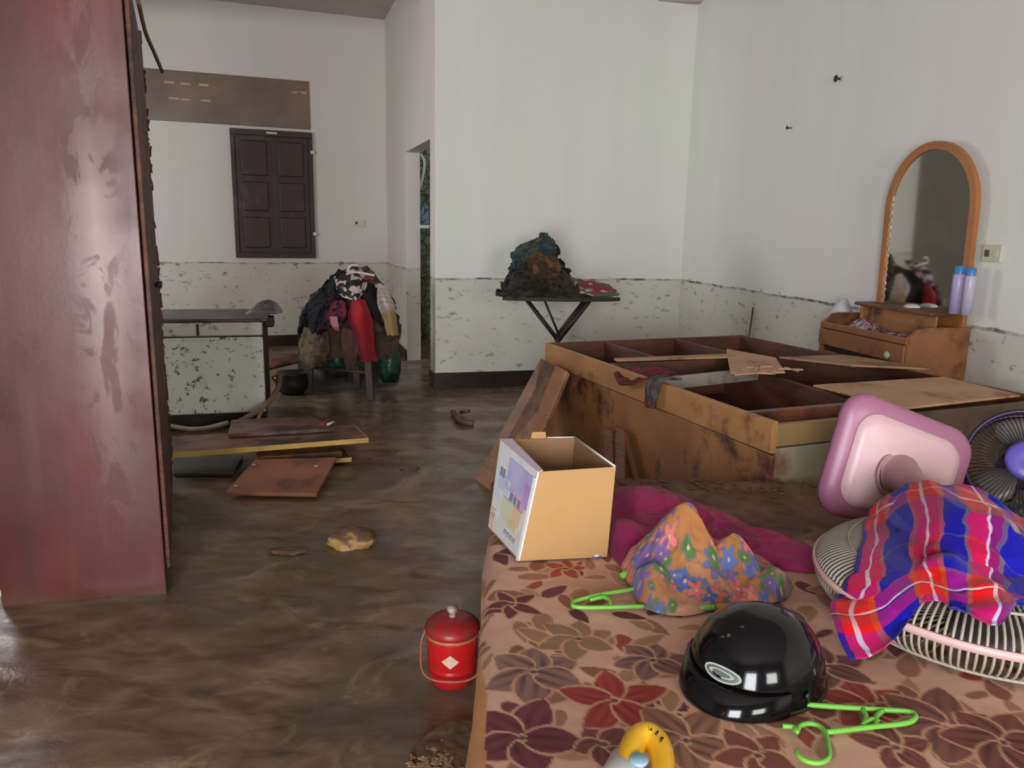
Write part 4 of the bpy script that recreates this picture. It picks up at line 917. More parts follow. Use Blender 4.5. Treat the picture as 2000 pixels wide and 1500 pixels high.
c = k.mix(k.ramp(k.noise(ob, 14, 3), [(.5, 0.), (.6, .5)]), L4('#d4d6d6'), L4('#c3c4d8'))
k.link(c, k.b.inputs['Base Color']); k.b.inputs['Roughness'].default_value = .35; WB = k.m
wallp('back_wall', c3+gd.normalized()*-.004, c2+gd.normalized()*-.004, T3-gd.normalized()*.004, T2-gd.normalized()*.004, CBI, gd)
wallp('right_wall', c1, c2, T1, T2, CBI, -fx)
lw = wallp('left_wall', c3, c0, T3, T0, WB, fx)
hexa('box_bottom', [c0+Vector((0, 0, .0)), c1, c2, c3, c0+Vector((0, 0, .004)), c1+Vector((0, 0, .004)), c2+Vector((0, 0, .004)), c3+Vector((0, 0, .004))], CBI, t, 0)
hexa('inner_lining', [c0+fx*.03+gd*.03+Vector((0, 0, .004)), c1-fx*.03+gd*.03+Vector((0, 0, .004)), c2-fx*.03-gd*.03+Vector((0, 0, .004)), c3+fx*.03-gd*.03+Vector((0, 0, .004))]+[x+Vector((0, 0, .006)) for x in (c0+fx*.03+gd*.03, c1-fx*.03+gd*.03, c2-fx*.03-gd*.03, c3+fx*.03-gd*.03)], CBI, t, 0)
# printed patches: bilinear coordinates on the left wall
def LW(u, v, o=.0012):
    a = c3.lerp(c0, u); b = T3.lerp(T0, u); n_ = (c0-c3).cross(T3-c3).normalized(); n_ = n_ if n_.x < 0 else -n_; return a.lerp(b, v)+n_*o
def patch_on(name, u0, v0, u1, v1, m, sk=0., o=.0012):
    bm = bmesh.new(); q = [LW(u0, v0, o), LW(u1, v0+sk, o), LW(u1, v1+sk, o), LW(u0, v1, o)]; f = bm.faces.new([bm.verts.new(x) for x in q]); 
    r_ = bmesh.ops.extrude_face_region(bm, geom=[f]); n_ = (LW(.5, .5, 0)-LW(.5, .5, .0008)); bmesh.ops.translate(bm, vec=n_, verts=[v for v in r_['geom'] if isinstance(v, bmesh.types.BMVert)])
    return bm_obj(name, bm, m, lw)
pm = lambda n_, c_, c2_=None: mat(n_, c_, c2_, 20, .4, 0)
patch_on('printed_panel', .34, .58, .97, .92, pm('print_lilac', '#a79cc9', '#b7b3d6'))
patch_on('printed_panel', .12, .52, .45, .68, pm('print_blue', '#b3bcdc', '#c6cfe0'))
patch_on('printed_panel', .6, .50, .9, .62, pm('print_pink', '#d8a5b0', '#c9a2c0'), 0, .0016)
patch_on('printed_panel', .82, .55, .97, .80, pm('print_magenta', '#a984bd', '#b79acb'), 0, .0018)
patch_on('printed_panel', .62, .30, .86, .48, pm('print_peach', '#dcb48c', '#d8c0a0'))
patch_on('printed_panel', .32, .25, .62, .48, pm('print_cream', '#cfd2b4', '#c4ceb4'))
patch_on('printed_panel', .55, .22, .8, .30, pm('print_olive', '#c2c08a', '#ccc79a'), 0, .0016)
patch_on('printed_panel', .02, .02, .18, .26, pm('print_rose', '#d9b8b4', '#d6c8a8'))
patch_on('box_edge_strip', .955, .0, 1.0, .93, pm('print_white', '#ecebe4'), 0, .0022)
dk = pm('print_ink', '#83809a')
def glyphs(u, v, du, dv, n_, m, hgt):
    for i in range(n_):
        uu = u+du*i; vv_ = v+dv*i
        o_ = patch_on('letter', uu, vv_, uu+abs(du)*.68, vv_+hgt, m, 0, .0024)
glyphs(.16, .66, .075, -.0, 2, dk, .09); glyphs(.42, .585, .06, .004, 3, pm('print_grey', '#a9a6b8'), .03); glyphs(.50, .50, .11, 0, 3, dk, .085)
glyphs(.50, .12, .09, 0, 4, pm('print_lightink', '#a3a3ad'), .045); glyphs(.08, .16, .06, 0, 2, pm('print_brownink', '#b39a94'), .05)
# flaps
WBE = mat('white_box_edge', '#d6d0cf', None, 5, .5, 0)
i_ = gd.normalized()*.0
hexa('torn_flap', [T3.lerp(T2, .40)+Vector((0, 0, -.01)), T3.lerp(T2, .62)+Vector((0, 0, -.01)), T3.lerp(T2, .62)+Vector((0, .004, -.01)), T3.lerp(T2, .40)+Vector((0, .004, -.01)),
     T3.lerp(T2, .42)+Vector((0, 0, .016)), T3.lerp(T2, .60)+Vector((0, 0, .016)), T3.lerp(T2, .60)+Vector((0, .004, .016)), T3.lerp(T2, .42)+Vector((0, .004, .016))], CB, t, .0015)
tube('white_rim', [T1+Vector((-.002, 0, .001)), T2+Vector((-.002, 0, .001))], .0025, WBE, t, 6)
tube('white_rim', [T3.lerp(T2, .62)+Vector((0, .002, .001)), T2+Vector((0, .002, .001))], .002, WBE, t, 6)
hexa('left_flap', [T3+Vector((0, 0, -.001)), T0+Vector((0, 0, -.001)), T0+fx.normalized()*.012+Vector((0, .004, .001)), T3+fx.normalized()*.03+Vector((0, -.006, .001)), T3+Vector((0, 0, .001)), T0+Vector((0, 0, .001)), T0+fx.normalized()*.012+Vector((0, .004, .003)), T3+fx.normalized()*.03+Vector((0, -.006, .003))], pm('print_flap', '#c9b3c4'), t, 0)
cb = Zp(1163, 1086, ZM+.003); tt = thing('bottle_cap', 'small white and blue cap lying at the right foot of the cardboard box', 'cap', cb)
lathe('cap_body', [(0, 0), (.012, 0), (.013, .003), (.010, .010), (0, .011)], cb, mat('white_cap', '#cfcfd6', None, 5, .4, 0), tt, 18)
tube('cap_rim', [Vector(cb)+Vector((.0135*math.cos(a), .0135*math.sin(a), .002)) for a in np.linspace(0, 6.28, 20)[:-1]], .002, mat('blue_rim', '#49508c', None, 5, .4, 0), tt, 6, True)

# ------------------------------------------------------------------ cloths on the mattress
def gp(*pts): return [tuple(Zp(x, y, ZM+.004)[:2]) for x, y in pts]
def bump_at(px, py, h, r):
    g = Zp(px, py, ZM+h); return (g[0], g[1], h, r)
MAG = attr_mat('magenta_cotton', .85, .2, 150)
tag(heap('magenta_cloth', gp((1190, 1075), (1172, 1000), (1200, 955), (1280, 950), (1370, 985), (1450, 1020), (1540, 1052), (1600, 1075), (1640, 1100), (1590, 1118), (1500, 1110), (1420, 1120), (1330, 1110), (1270, 1130), (1225, 1115)), ZM+.004,
     [bump_at(1265, 960, .045, .09), bump_at(1215, 1020, .05, .07), bump_at(1350, 1000, .03, .10), bump_at(1500, 1060, .02, .12)], MAG, lambda X, Y: mixc(np.broadcast_to(lin('#86204f'), X.shape+(3,)), lin('#a32c5c'), (fbm(X*8, Y*8, 3, 3)-.4)*3), amp=.034, nf=13, seed=4, nr=80, na=300, pw=.9), 'crumpled magenta cloth lying beside the cardboard box', 'cloth')
def flor(X, Y):
    c = np.broadcast_to(lin('#a8703f'), X.shape+(3,)); c = mixc(c, lin('#b9856a'), (fbm(X*9, Y*9, 3, 3)-.5)*5)
    r3 = np.random.RandomState(3)
    for i in range(230):
        cx = r3.uniform(X.min(), X.max()); cy = r3.uniform(Y.min(), Y.max()); rr_ = r3.uniform(.011, .025); q = r3.randint(0, 6)
        a = np.arctan2(Y-cy, X-cx); d = np.hypot(X-cx, (Y-cy)); petal = rr_*(.72+.28*np.cos(5*a+i))
        cc = ['#cf6a62', '#d9736a', '#5b6fb0', '#4f64a8', '#4f7a3c', '#7a5aa0'][q]
        if q == 4: petal = rr_*.7*(.5+.5*np.abs(np.cos(a+i)))
        c = mixc(c, lin('#7a6a72'), ((petal+.003-d)*900)*(d > petal*.9)); c = mixc(c, lin(cc), (petal-d)*700); c = mixc(c, lin('#c9a58f'), (rr_*.18-d)*700)
    return c
FLM = attr_mat('floral_cotton', .85, .2, 150)
tag(heap('floral_cloth', gp((1232, 1150), (1215, 1100), (1270, 1065), (1380, 1060), (1480, 1085), (1540, 1130), (1535, 1170), (1470, 1185), (1400, 1192), (1330, 1205), (1260, 1190)), ZM+.006,
     [bump_at(1338, 996, .150, .085), bump_at(1425, 1050, .100, .065), bump_at(1515, 1120, .045, .06), bump_at(1275, 1110, .06, .06)], FLM, flor, amp=.042, nf=15, seed=14, nr=100, na=340, base=.02, pw=.8), 'orange floral hat-like cloth with blue and coral flowers', 'cloth')
dfl = lambda X, Y: np.asarray(fan_mix(['#25304a', '#3a6a48', '#2c3558', '#7a3a2c', '#4c8a58', '#9a7a80'], 26, 4)(X, Y))
tag(heap('blue_floral_cloth', gp((1870, 1000), (1930, 990), (2010, 985), (2090, 1010), (2100, 1090), (2010, 1110), (1940, 1090), (1890, 1050)), ZM+.004, [bump_at(1990, 1000, .06, .12), bump_at(1950, 1040, .05, .1)], attr_mat('blue_floral_cotton', .85, .2), dfl, amp=.025, nf=9, seed=24, nr=60, na=160), 'dark blue cloth with green leaves under the purple fan', 'cloth')

# ------------------------------------------------------------------ green coat hangers
GH = mat('lime_green_plastic', '#7ccb4a', '#72bd48', 6, .35, 0)
def hanger(label, strokes, z=ZM+.010, r=.0042):
    p0 = Zp(*strokes[0][1][0], ZM); t = thing('coat_hanger', label, 'coat hanger', p0)
    for nm, pts in strokes:
        tube(nm, spline([Zp(x, y, z) for x, y in pts], 5), r if nm != 'hook' else r*.9, GH, t)
hanger('lime green coat hanger with its hook showing, half under the black helmet', [
    ('shoulder_bar', [(1560, 1375), (1640, 1381), (1720, 1386), (1775, 1390), (1788, 1400), (1770, 1412), (1700, 1420), (1614, 1430)]),
    ('hook', [(1528, 1418), (1550, 1420), (1556, 1430), (1562, 1418), (1580, 1413), (1600, 1418), (1612, 1432), (1618, 1455), (1619, 1478), (1604, 1489), (1580, 1488), (1562, 1478), (1556, 1468)]),
    ('strap_notch', [(1685, 1386), (1692, 1402), (1685, 1418)]), ('strap_notch', [(1724, 1388), (1712, 1400), (1712, 1418)]), ('strap_notch', [(1688, 1413), (1703, 1405), (1718, 1411)])])
hanger('lime green coat hanger end sticking out from under the floral cloth', [
    ('shoulder_bar', [(1262, 1144), (1228, 1152), (1180, 1160), (1130, 1172), (1118, 1180), (1130, 1186), (1190, 1186), (1258, 1184)]), ('strap_notch', [(1172, 1164), (1190, 1172), (1192, 1184)]), ('strap_notch', [(1152, 1172), (1176, 1166)])])
t = thing('coat_hanger', 'small tip of a lime green hanger near the magenta cloth', 'coat hanger', Zp(1222, 1122, ZM))
tube('hanger_tip', [Zp(1214, 1126, ZM+.01), Zp(1230, 1114, ZM+.012)], .007, GH, t)
t = thing('coat_hanger', 'green and yellow hanger end below the floral cloth above the helmet', 'coat hanger', Zp(1385, 1192, ZM))
tube('hanger_tip', [Zp(1362, 1188, ZM+.01), Zp(1395, 1186, ZM+.01)], .006, GH, t); tube('clip', [Zp(1398, 1186, ZM+.01), Zp(1428, 1186, ZM+.01)], .007, mat('yellow_clip', '#c9952f', None, 4, .4, 0), t)

# ------------------------------------------------------------------ helmet
hc = Zp(1478, 1335, ZM); hr = .105
k = N('glossy_black_shell'); ob = k.obj()
c = k.mix(k.ramp(k.noise(ob, 26, 3, .5), [(.68, 0.), (.72, .8)]), (.004, .004, .005, 1), L4('#6a6355'))
k.link(c, k.b.inputs['Base Color']); k.b.inputs['Roughness'].default_value = .10; k.b.inputs['Specular IOR Level'].default_value = .4; SHELL = k.m
t = thing('helmet', 'glossy black half helmet with an oval emblem on the mattress', 'helmet', hc)
ht = Yp(1485, 1190, hc[1]+.03)[2]-ZM
hf = Vector((-.74, -.67, 0)).normalized(); hs_ = Vector((-hf.y, hf.x, 0)); hz_ = Vector((0, 0, 1))
hcV = Vector(hc)+Vector((.004, .02, 0))
def HP(f, s, z): return hcV+hf*f+hs_*s+hz_*z
bm = bmesh.new(); nl, na_ = 22, 64; rings = []
for i in range(nl+1):
    th_ = i/nl*math.pi/2; cz_ = math.sin(th_)**.95; cr = math.cos(th_)**.70
    ring = []
    for j in range(na_):
        a = 2*math.pi*j/na_; ca, sa = math.cos(a), math.sin(a)
        f_ = ca*(.119 if ca > 0 else .116)*cr; s_ = sa*.106*cr; z_ = .006+(ht-.006)*cz_
        if ca > 0: z_ += .0
        ring.append(HP(f_, s_, z_))
    rings.append(ring)
rv = [[bm.verts.new(p_) for p_ in ring] for ring in rings[:-1]]; topv = bm.verts.new(HP(0, 0, ht))
for i in range(len(rv)-1):
    for j in range(na_): bm.faces.new((rv[i][j], rv[i][(j+1) % na_], rv[i+1][(j+1) % na_], rv[i+1][j]))
for j in range(na_): bm.faces.new((rv[-1][j], rv[-1][(j+1) % na_], topv))
sh_ = bm_obj('shell', bm, SHELL, t, True)
md = sh_.modifiers.new('s', 'SOLIDIFY'); md.thickness = .006; md.offset = -1
def onshell(a, e_, o):
    cr = math.cos(e_)**.70; cz_ = math.sin(e_)**.95; return HP(math.cos(a)*(.119+o)*cr, math.sin(a)*(.106+o)*cr, .006+(ht-.006)*cz_)
# peak
bm = bmesh.new(); top_, bot_ = [], []
for j in range(33):
    a = -1.05+2.10*j/32; ca, sa = math.cos(a), math.sin(a); ext = .030*max(0, math.cos(a*1.45))**.8+.001
    inn_ = onshell(a, .30, .0012); mid_ = HP((.1205+ext*.42)*ca, (.1075+ext*.3)*sa, .036); ou = HP((.1205+ext)*ca, (.1075+ext*.6)*sa, .007)
    top_.append([bm.verts.new(inn_), bm.verts.new(mid_), bm.verts.new(ou), bm.verts.new(ou-Vector((0, 0, .004))), bm.verts.new(inn_-Vector((0, 0, .012)))])
for a_, b_ in zip(top_, top_[1:]):
    for q in range(5): bm.faces.new((a_[q], b_[q], b_[(q+1) % 5], a_[(q+1) % 5]))
bm_obj('peak', bm, SHELL, t, True)
tube('rim_trim', [HP(.119*math.cos(a) if math.cos(a) > 0 else .116*math.cos(a), .106*math.sin(a), .006) for a in np.linspace(0, 2*math.pi, 65)[:-1]], .0035, BLK, t, 8, True)
# oval emblem on the front
EM = mat('silver_emblem', '#c9cdc6', '#b5b9b3', 6, .3, 0, metal=.3); EG = mat('emblem_grey', '#5f6660', None, 6, .35, 0)
ea, ee = .04, .42
def ell(ra, re, n=28, o=.001):
    return [onshell(ea+ra*math.cos(x), ee-.0+re*math.sin(x), o) for x in np.linspace(0, 2*math.pi, n+1)[:-1]]
def annulus(name, r0, r1, o, m):
    bm = bmesh.new(); A_ = [bm.verts.new(p_) for p_ in ell(*r0, o=o)]; 
    if r1 is None: bm.faces.new(A_)
    else:
        B_ = [bm.verts.new(p_) for p_ in ell(*r1, o=o)]
        for i in range(len(A_)): j = (i+1) % len(A_); bm.faces.new((A_[i], A_[j], B_[j], B_[i]))
    return bm_obj(name, bm, m, t, True)
em = annulus('emblem', (.32, .115), None, .0025, EM); annulus('emblem_ring', (.27, .085), (.22, .06), .0035, EG); annulus('emblem_bar', (.15, .030), None, .0035, EG)
for s_ in (-1, 1):
    lathe('rivet', [(0, 0), (.006, 0), (.005, .003), (0, .004)], HP(.03, s_*.103, .03), BLK, t, 12, (hs_*s_).to_track_quat('Z', 'Y').to_matrix().to_4x4())

# ------------------------------------------------------------------ pink table fan lying on its cage
fc = np.array([.905, 1.385]); fr_ = .290; zb0 = ZM+.006
WG = mat('grey_white_plastic_wire', '#b0a89a', '#a0988a', 9, .5, 0); PK = mat('pale_pink_band', '#d9b3b0', None, 6, .4, 0)
MAU = mat('mauve_plastic', '#a86a86', '#9d6480', 3, .38, 0); PPK = mat('pale_pink_plastic', '#d3b0b4', '#cfabb0', 3, .38, 0); NK = mat('dusty_pink_plastic', '#b4908f', '#a98584', 3, .45, 0)
t = thing('table_fan', 'pink and white fan lying face down on its round cage under a checked cloth', 'fan', (fc[0], fc[1], ZM))
prof = [(.03, .0), (.22, .0), (.262, .012), (.284, .038), (.288, .058), (.284, .080), (.262, .098), (.215, .114), (.15, .123), (.08, .127)]
prof = [(r_*fr_/.288, z) for r_, z in prof]
def FP(r_, a, z): return Vector((fc[0]+r_*math.cos(a), fc[1]+r_*math.sin(a), zb0+z))
bm = bmesh.new(); NW = 150
pr = spline([Vector((r_, z, 0)) for r_, z in prof], 2)
for j in range(NW):
    a = 2*math.pi*j/NW
    add_tube(bm, [FP(q.x, a, q.y) for q in pr if q.y > .0 or q.x > .20 or j % 3 == 0], .0026, 5, cap=False)
tag(bm_obj('cage_wires', bm, WG, t, True), kind='stuff')
def ring(name, r_, z, w, m, par=t, flat=False):
    if not flat: return tube(name, [FP(r_, a, z) for a in np.linspace(0, 2*math.pi, 97)[:-1]], w, m, par, 8, True)
    bm = bmesh.new(); rs = []
    for a in np.linspace(0, 2*math.pi, 129)[:-1]: rs.append([bm.verts.new(FP(r_-.003, a, z-w)), bm.verts.new(FP(r_+.003, a, z-w)), bm.verts.new(FP(r_+.003, a, z+w)), bm.verts.new(FP(r_-.003, a, z+w))])
    for i in range(len(rs)):
        j = (i+1) % len(rs)
        for q in range(4): bm.faces.new((rs[i][q], rs[j][q], rs[j][(q+1) % 4], rs[i][(q+1) % 4]))
    return bm_obj(name, bm, m, par, True)
ring('cage_band', .293, .066, .007, PK, flat=True); ring('cage_ring', .232, .112, .0028, WG); ring('cage_ring', .10, .127, .003, WG); ring('cage_ring', .262, .008, .003, WG)
# blades and motor
lathe('front_badge', [(0, .003), (.04, .003), (.045, .008), (.04, .012), (0, .012)], (fc[0], fc[1], zb0), MAU, t, 32)
for j in range(3):
    a0 = j*2.094; bm = bmesh.new(); rows = []
    for i in range(9):
        s_ = i/8; rr_ = .045+s_*.19; w_ = .55*math.sin(math.pi*(.25+.62*s_)); rows.append([bm.verts.new(FP(rr_, a0+w_*q+.3*s_, .055+.03*q)) for q in (-.9, -.4, .1, .6)])
    for A_, B_ in zip(rows, rows[1:]):
        for q in range(3): bm.faces.new((A_[q], A_[q+1], B_[q+1], B_[q]))
    o_ = bm_obj('blade', bm, mat('smoky_blade_%d' % j, '#7a6f70', None, 4, .3, 0) if j == 0 else bpy.data.materials['smoky_blade_0'], t, True); md = o_.modifiers.new('s', 'SOLIDIFY'); md.thickness = .003
lathe('motor_housing', [(.0, .11), (.06, .115), (.068, .135), (.066, .165), (.05, .19), (.03, .200), (0, .202)], (fc[0], fc[1], zb0), NK, t, 36)
# base plate standing on its edge
pc = Vector(Yp(1752, 916, 1.81)); pu = Vector(Yp(1895, 950, 1.86))-Vector(Yp(1618, 868, 1.86)); pu.normalize()
pn = Vector((-.10, -1, .10)); pn = (pn-pu*pn.dot(pu)).normalized(); pv = pn.cross(pu); pv = pv if pv.z > 0 else -pv; pv = (pv*.85+Vector((0, 0, .28))).normalized()
def rrect(w, h, r, off, n=10, sk=0.):
    pts = []
    for cx, cy, a0 in ((w-r, h-r, 0), (-w+r, h-r, 90), (-w+r, -h+r, 180), (w-r, -h+r, 270)):
        for i in range(n+1): a = R(a0+90*i/n); x = cx+r*math.cos(a); y = cy+r*math.sin(a); y *= 1-.10*x/w; pts.append(pc+pu*x+pv*y+pn*off)
    return pts
def loft(name, loops, m, par=t):
    bm = bmesh.new(); L = [[bm.verts.new(p_) for p_ in lp] for lp in loops]
    for A_, B_ in zip(L, L[1:]):
        for i in range(len(A_)): j = (i+1) % len(A_); bm.faces.new((A_[i], A_[j], B_[j], B_[i]))
    bm.faces.new(L[0][::-1]); bm.faces.new(L[-1]); o_ = bm_obj(name, bm, m, par, True); return o_
W_, H_ = .172, .146
bs = loft('base_plate', [rrect(W_-.012, H_-.012, .06, -.030), rrect(W_, H_, .065, -.018), rrect(W_, H_, .065, -.002), rrect(W_-.010, H_-.010, .06, .010), rrect(W_-.038, H_-.036, .05, .016)], MAU)
loft('base_deck', [rrect(W_-.036, H_-.034, .055, .014), rrect(W_-.038, H_-.036, .055, .021), rrect(W_-.06, H_-.055, .045, .030), rrect(.05, .05, .03, .034)], PPK)
nb = pc+pu*-.01+pv*-.01+pn*.03; ne = Vector((fc[0], fc[1]+.04, zb0+.165))
bm = bmesh.new(); pts = spline([nb, nb+pn*.02, nb.lerp(ne, .35), nb.lerp(ne, .7), ne], 5); n = len(pts)
add_tube(bm, pts, [.062*(1-.55*min(1, i/(n*.45)))+.0 for i in range(n)], 24); bm_obj('neck', bm, NK, t, True)

# ------------------------------------------------------------------ checked cloth over the fan
def hsurf(x, y):
    x = np.asarray(x, float); y = np.asarray(y, float)
    r_ = np.hypot(x-fc[0], y-fc[1]); z = np.full(r_.shape, ZM+.008)
    z = np.where(r_ < fr_+.012, np.maximum(z, zb0+.008+np.interp(r_, [0, .08, .15, .215, .262, .290, .302], [.13, .129, .124, .115, .100, .080, .02])), z)
    rm = np.hypot(x-fc[0], np.where(y > fc[1], (y-fc[1])*.38, y-fc[1]))         # the cloth tents from the motor back towards the base
    z = np.where(rm < .125, np.maximum(z, zb0+.220-np.clip(rm-.065, 0, 1)*.9), z)
    tt_ = np.clip((y-ne.y)/(nb.y-ne.y), 0, 1); ax_ = ne.x+(nb.x-ne.x)*tt_; az_ = ne.z+(nb.z-ne.z)*tt_; rn_ = .034+.028*np.clip(tt_*2-1, 0, 1)
    dd_ = np.abs(x-ax_); z = np.where((dd_ < rn_) & (y > ne.y) & (y < nb.y+.02), np.maximum(z, az_+np.sqrt(np.clip(rn_**2-dd_**2, 0, 1))+.006), z)
    return z
def onsurf(px, py):
    d = ray(px, py); tt = .5
    while tt < 4:
        p_ = EYE+d*tt
        if p_[2] <= hsurf(p_[0], p_[1]): return p_
        tt += .004
    return p_
def plaid(u, v):
    """u across the cloth, v down: woven bands mixed warp + weft"""
    def bands(x, seq):
        out = np.zeros(x.shape+(3,)); 
        for a, b, c_ in seq: out[(x >= a) & (x < b)] = lin(c_)
        return out
    B1, P1, R1_, M1, W1, O1, G1 = '#1f1c90', '#38206f', '#d01f36', '#8e2148', '#e6d4da', '#b8603c', '#6f5f58'
    warp = bands(u, [(-1, .03, P1), (.03, .08, R1_), (.08, .095, W1), (.095, .14, R1_), (.14, .16, O1), (.16, .29, B1), (.29, .31, O1), (.31, .36, R1_), (.36, .375, W1), (.375, .43, R1_), (.43, .455, O1), (.455, .56, B1), (.56, .58, G1), (.58, .66, R1_), (.66, .675, W1), (.675, .73, M1), (.73, .76, G1),
                     (.76, .885, B1), (.885, .91, G1), (.91, .95, M1), (.95, .965, W1), (.965, 2, M1)])
    weft = bands(v, [(-1, .05, B1), (.05, .11, R1_), (.11, .125, W1), (.125, .19, R1_), (.19, .21, O1), (.21, .45, B1), (.45, .46, G1), (.46, .60, P1), (.60, .72, B1), (.72, .74, O1), (.74, .82, R1_), (.82, .83, W1), (.835, .90, R1_), (.90, 2, B1)])
    lum = warp.sum(-1, keepdims=True) > .9; c = warp*.64+weft*.36
    c = np.where(weft.sum(-1, keepdims=True) > 1.2, c*.5+weft*.5, c); sat = c.mean(-1, keepdims=True); return np.clip(sat+(c-sat)*1.25, 0, 1)
def row(*pts):
    out = []
    for q in pts:
        out.append(Yp(q[0], q[1], q[2]) if len(q) == 3 else onsurf(q[0], q[1])+np.array([0, 0, .006]))
    return out
P = [row((1700, 992, 1.64), (1742, 965, 1.64), (1785, 944, 1.63), (1840, 950, 1.63), (1892, 962, 1.62), (1945, 990, 1.62), (2010, 1022, 1.60)),
     row((1690, 1040, 1.56), (1738, 1008, 1.54), (1795, 985, 1.52), (1855, 985, 1.50), (1925, 1002, 1.50), (1985, 1040, 1.50), (2060, 1080, 1.50)),
     row((1668, 1100, 1.46), (1730, 1070, 1.43), (1795, 1040, 1.40), (1860, 1035, 1.38), (1930, 1055, 1.38), (1990, 1100, 1.40), (2060, 1135, 1.42)),
     row((1645, 1150, 1.36), (1725, 1125, 1.33), (1798, 1095, 1.32), (1862, 1090, 1.29), (1935, 1105, 1.29), (2000, 1145, 1.30), (2045, 1170, 1.32)),
     row((1620, 1195, 1.27), (1715, 1180, 1.25), (1800, 1135, 1.27), (1862, 1140, 1.23), (1935, 1150, 1.22), (2000, 1175, 1.24), (2050, 1190, 1.28)),
     row((1655, 1288, 1.16), (1745, 1243, 1.17), (1812, 1165, 1.23), (1865, 1188, 1.17), (1940, 1230, 1.14), (1990, 1195, 1.19), (2045, 1195, 1.25))]
PM = attr_mat('checked_cotton', .8, .15, 220, sheen=.15)
tag(cloth('checked_cloth', P, PM, lambda u, v: plaid(v, u), 260, 260, .026, (4, 3), 61, .003, edge=.05, clamp=hsurf), 'blue and red checked cotton cloth draped over the pink fan', 'cloth')

# ------------------------------------------------------------------ purple fan at the right edge
c2 = Vector(Yp(2000, 908, 1.84)); u2 = Vector((1, -.25, .0)).normalized(); n2 = Vector((-.45, -.80, .38)).normalized(); u2 = (u2-n2*u2.dot(n2)).normalized(); v2 = n2.cross(u2); v2 = v2 if v2.z > 0 else -v2
PUR = mat('dark_purple_plastic', '#2b1a3a', '#241530', 5, .4, 0); PHB = mat('violet_plastic', '#584aa8', '#6a5cb8', 5, .35, 0); PBL = mat('smoky_grey_blade', '#6f6666', '#5c5352', 5, .3, 0); DKW = mat('dark_wire', '#1a1318', None, 5, .5, 0)
t = thing('table_fan', 'dark purple fan with a violet hub at the right edge, behind the pink fan', 'fan', (c2.x, c2.y, ZM))
def Q2(r_, a, o): return c2+u2*r_*math.cos(a)+v2*r_*math.sin(a)+n2*o
RR = .130
for o_, m_ in ((.03, PUR), (-.03, PUR)): tube('cage_ring', [Q2(RR, a, o_) for a in np.linspace(0, 2*math.pi, 65)[:-1]], .006, m_, t, 8, True)
bm = bmesh.new()
for j in range(70):
    a = 2*math.pi*j/70
    for sg in (1, -1): add_tube(bm, [Q2(.04, a, .05*sg), Q2(RR*.6, a+.05, .05*sg), Q2(RR*.9, a+.08, .042*sg), Q2(RR, a+.1, .03*sg)], .0011, 4, cap=False)
tag(bm_obj('cage_wires', bm, DKW, t, True), kind='stuff')
ax2 = n2.to_track_quat('Z', 'Y').to_matrix().to_4x4()
lathe('hub_badge', [(0, .0), (.047, .0), (.049, .006), (.040, .014), (.015, .012), (0, .010)], Q2(0, 0, .072), PHB, t, 32, ax2)
lathe('motor_housing', [(0, 0), (.05, 0), (.055, .03), (.04, .08), (0, .09)], Q2(0, 0, -.05), PUR, t, 28, (-n2).to_track_quat('Z', 'Y').to_matrix().to_4x4())
for j in range(3):
    a0 = j*2.094+3.9; bm = bmesh.new(); rows = []
    for i in range(8):
        s_ = i/7; rr_ = .03+s_*.085; w_ = .75*math.sin(math.pi*(.2+.6*s_)); rows.append([bm.verts.new(Q2(rr_, a0+w_*q, .012*q)) for q in (-.8, -.3, .2, .7)])
    for A_, B_ in zip(rows, rows[1:]):
        for q in range(3): bm.faces.new((A_[q], A_[q+1], B_[q+1], B_[q]))
    o_ = bm_obj('blade', bm, PBL, t, True); md = o_.modifiers.new('s', 'SOLIDIFY'); md.thickness = .003
tube('stand_pole', [Q2(0, 0, -.10), Vector((c2.x+.05, c2.y+.12, ZM+.03))], .014, PUR, t)
lathe('base', [(0, 0), (.08, 0), (.085, .01), (.04, .028), (0, .03)], (c2.x+.05, c2.y+.12, ZM+.003), PUR, t, 28)

# ------------------------------------------------------------------ yellow handled appliance at the bottom edge
YEL = mat('glossy_yellow_plastic', '#f0b92c', '#eab022', 3, .3, 0); WPL = mat('glossy_white_plastic', '#d9d8d8', None, 3, .3, 0); BLB = mat('pale_blue_plastic', '#8fb0c6', None, 3, .35, 0)
def up_(px, py, h): return Vector(Zp(px, py, ZM+h))
b0 = up_(1245, 1500, 0); t = thing('hand_blower', 'yellow looped handle with three dark slots on a white appliance body, bottom edge', 'appliance', (b0.x, b0.y, ZM))
loop = spline([up_(1222, 1530, .045), up_(1226, 1486, .05), up_(1242, 1447, .052), up_(1264, 1436, .052), (up_(1284, 1452, .05)), up_(1294, 1484, .048), up_(1296, 1535, .045)], 8)
n = len(loop); bm = bmesh.new(); add_tube(bm, loop, [.0135+.004*math.sin(math.pi*i/(n-1)) for i in range(n)], 20); bm_obj('handle', bm, YEL, t, True)
dks = mat('dark_slot', '#4a2a18', None, 4, .5, 0)
for x, y in ((1273, 1424), (1283, 1432), (1292, 1444)):
    c_ = up_(x, y, .0665); d_ = Vector((.5, .85, 0)).normalized(); tube('vent_slot', [c_-d_*.004, c_+d_*.004], .0018, dks, t, 6)
bm = bmesh.new(); add_tube(bm, [up_(1225, 1490, .035), up_(1215, 1530, .035), up_(1205, 1600, .034)], [.024, .030, .032], 24); bm_obj('body', bm, WPL, t, True)
lathe('dial', [(0, 0), (.012, 0), (.013, .003), (.010, .006), (0, .006)], up_(1247, 1487, .060), BLB, t, 24)
tube('dial_stem', [up_(1247, 1487, .06), up_(1235, 1510, .035)], .009, WPL, t)

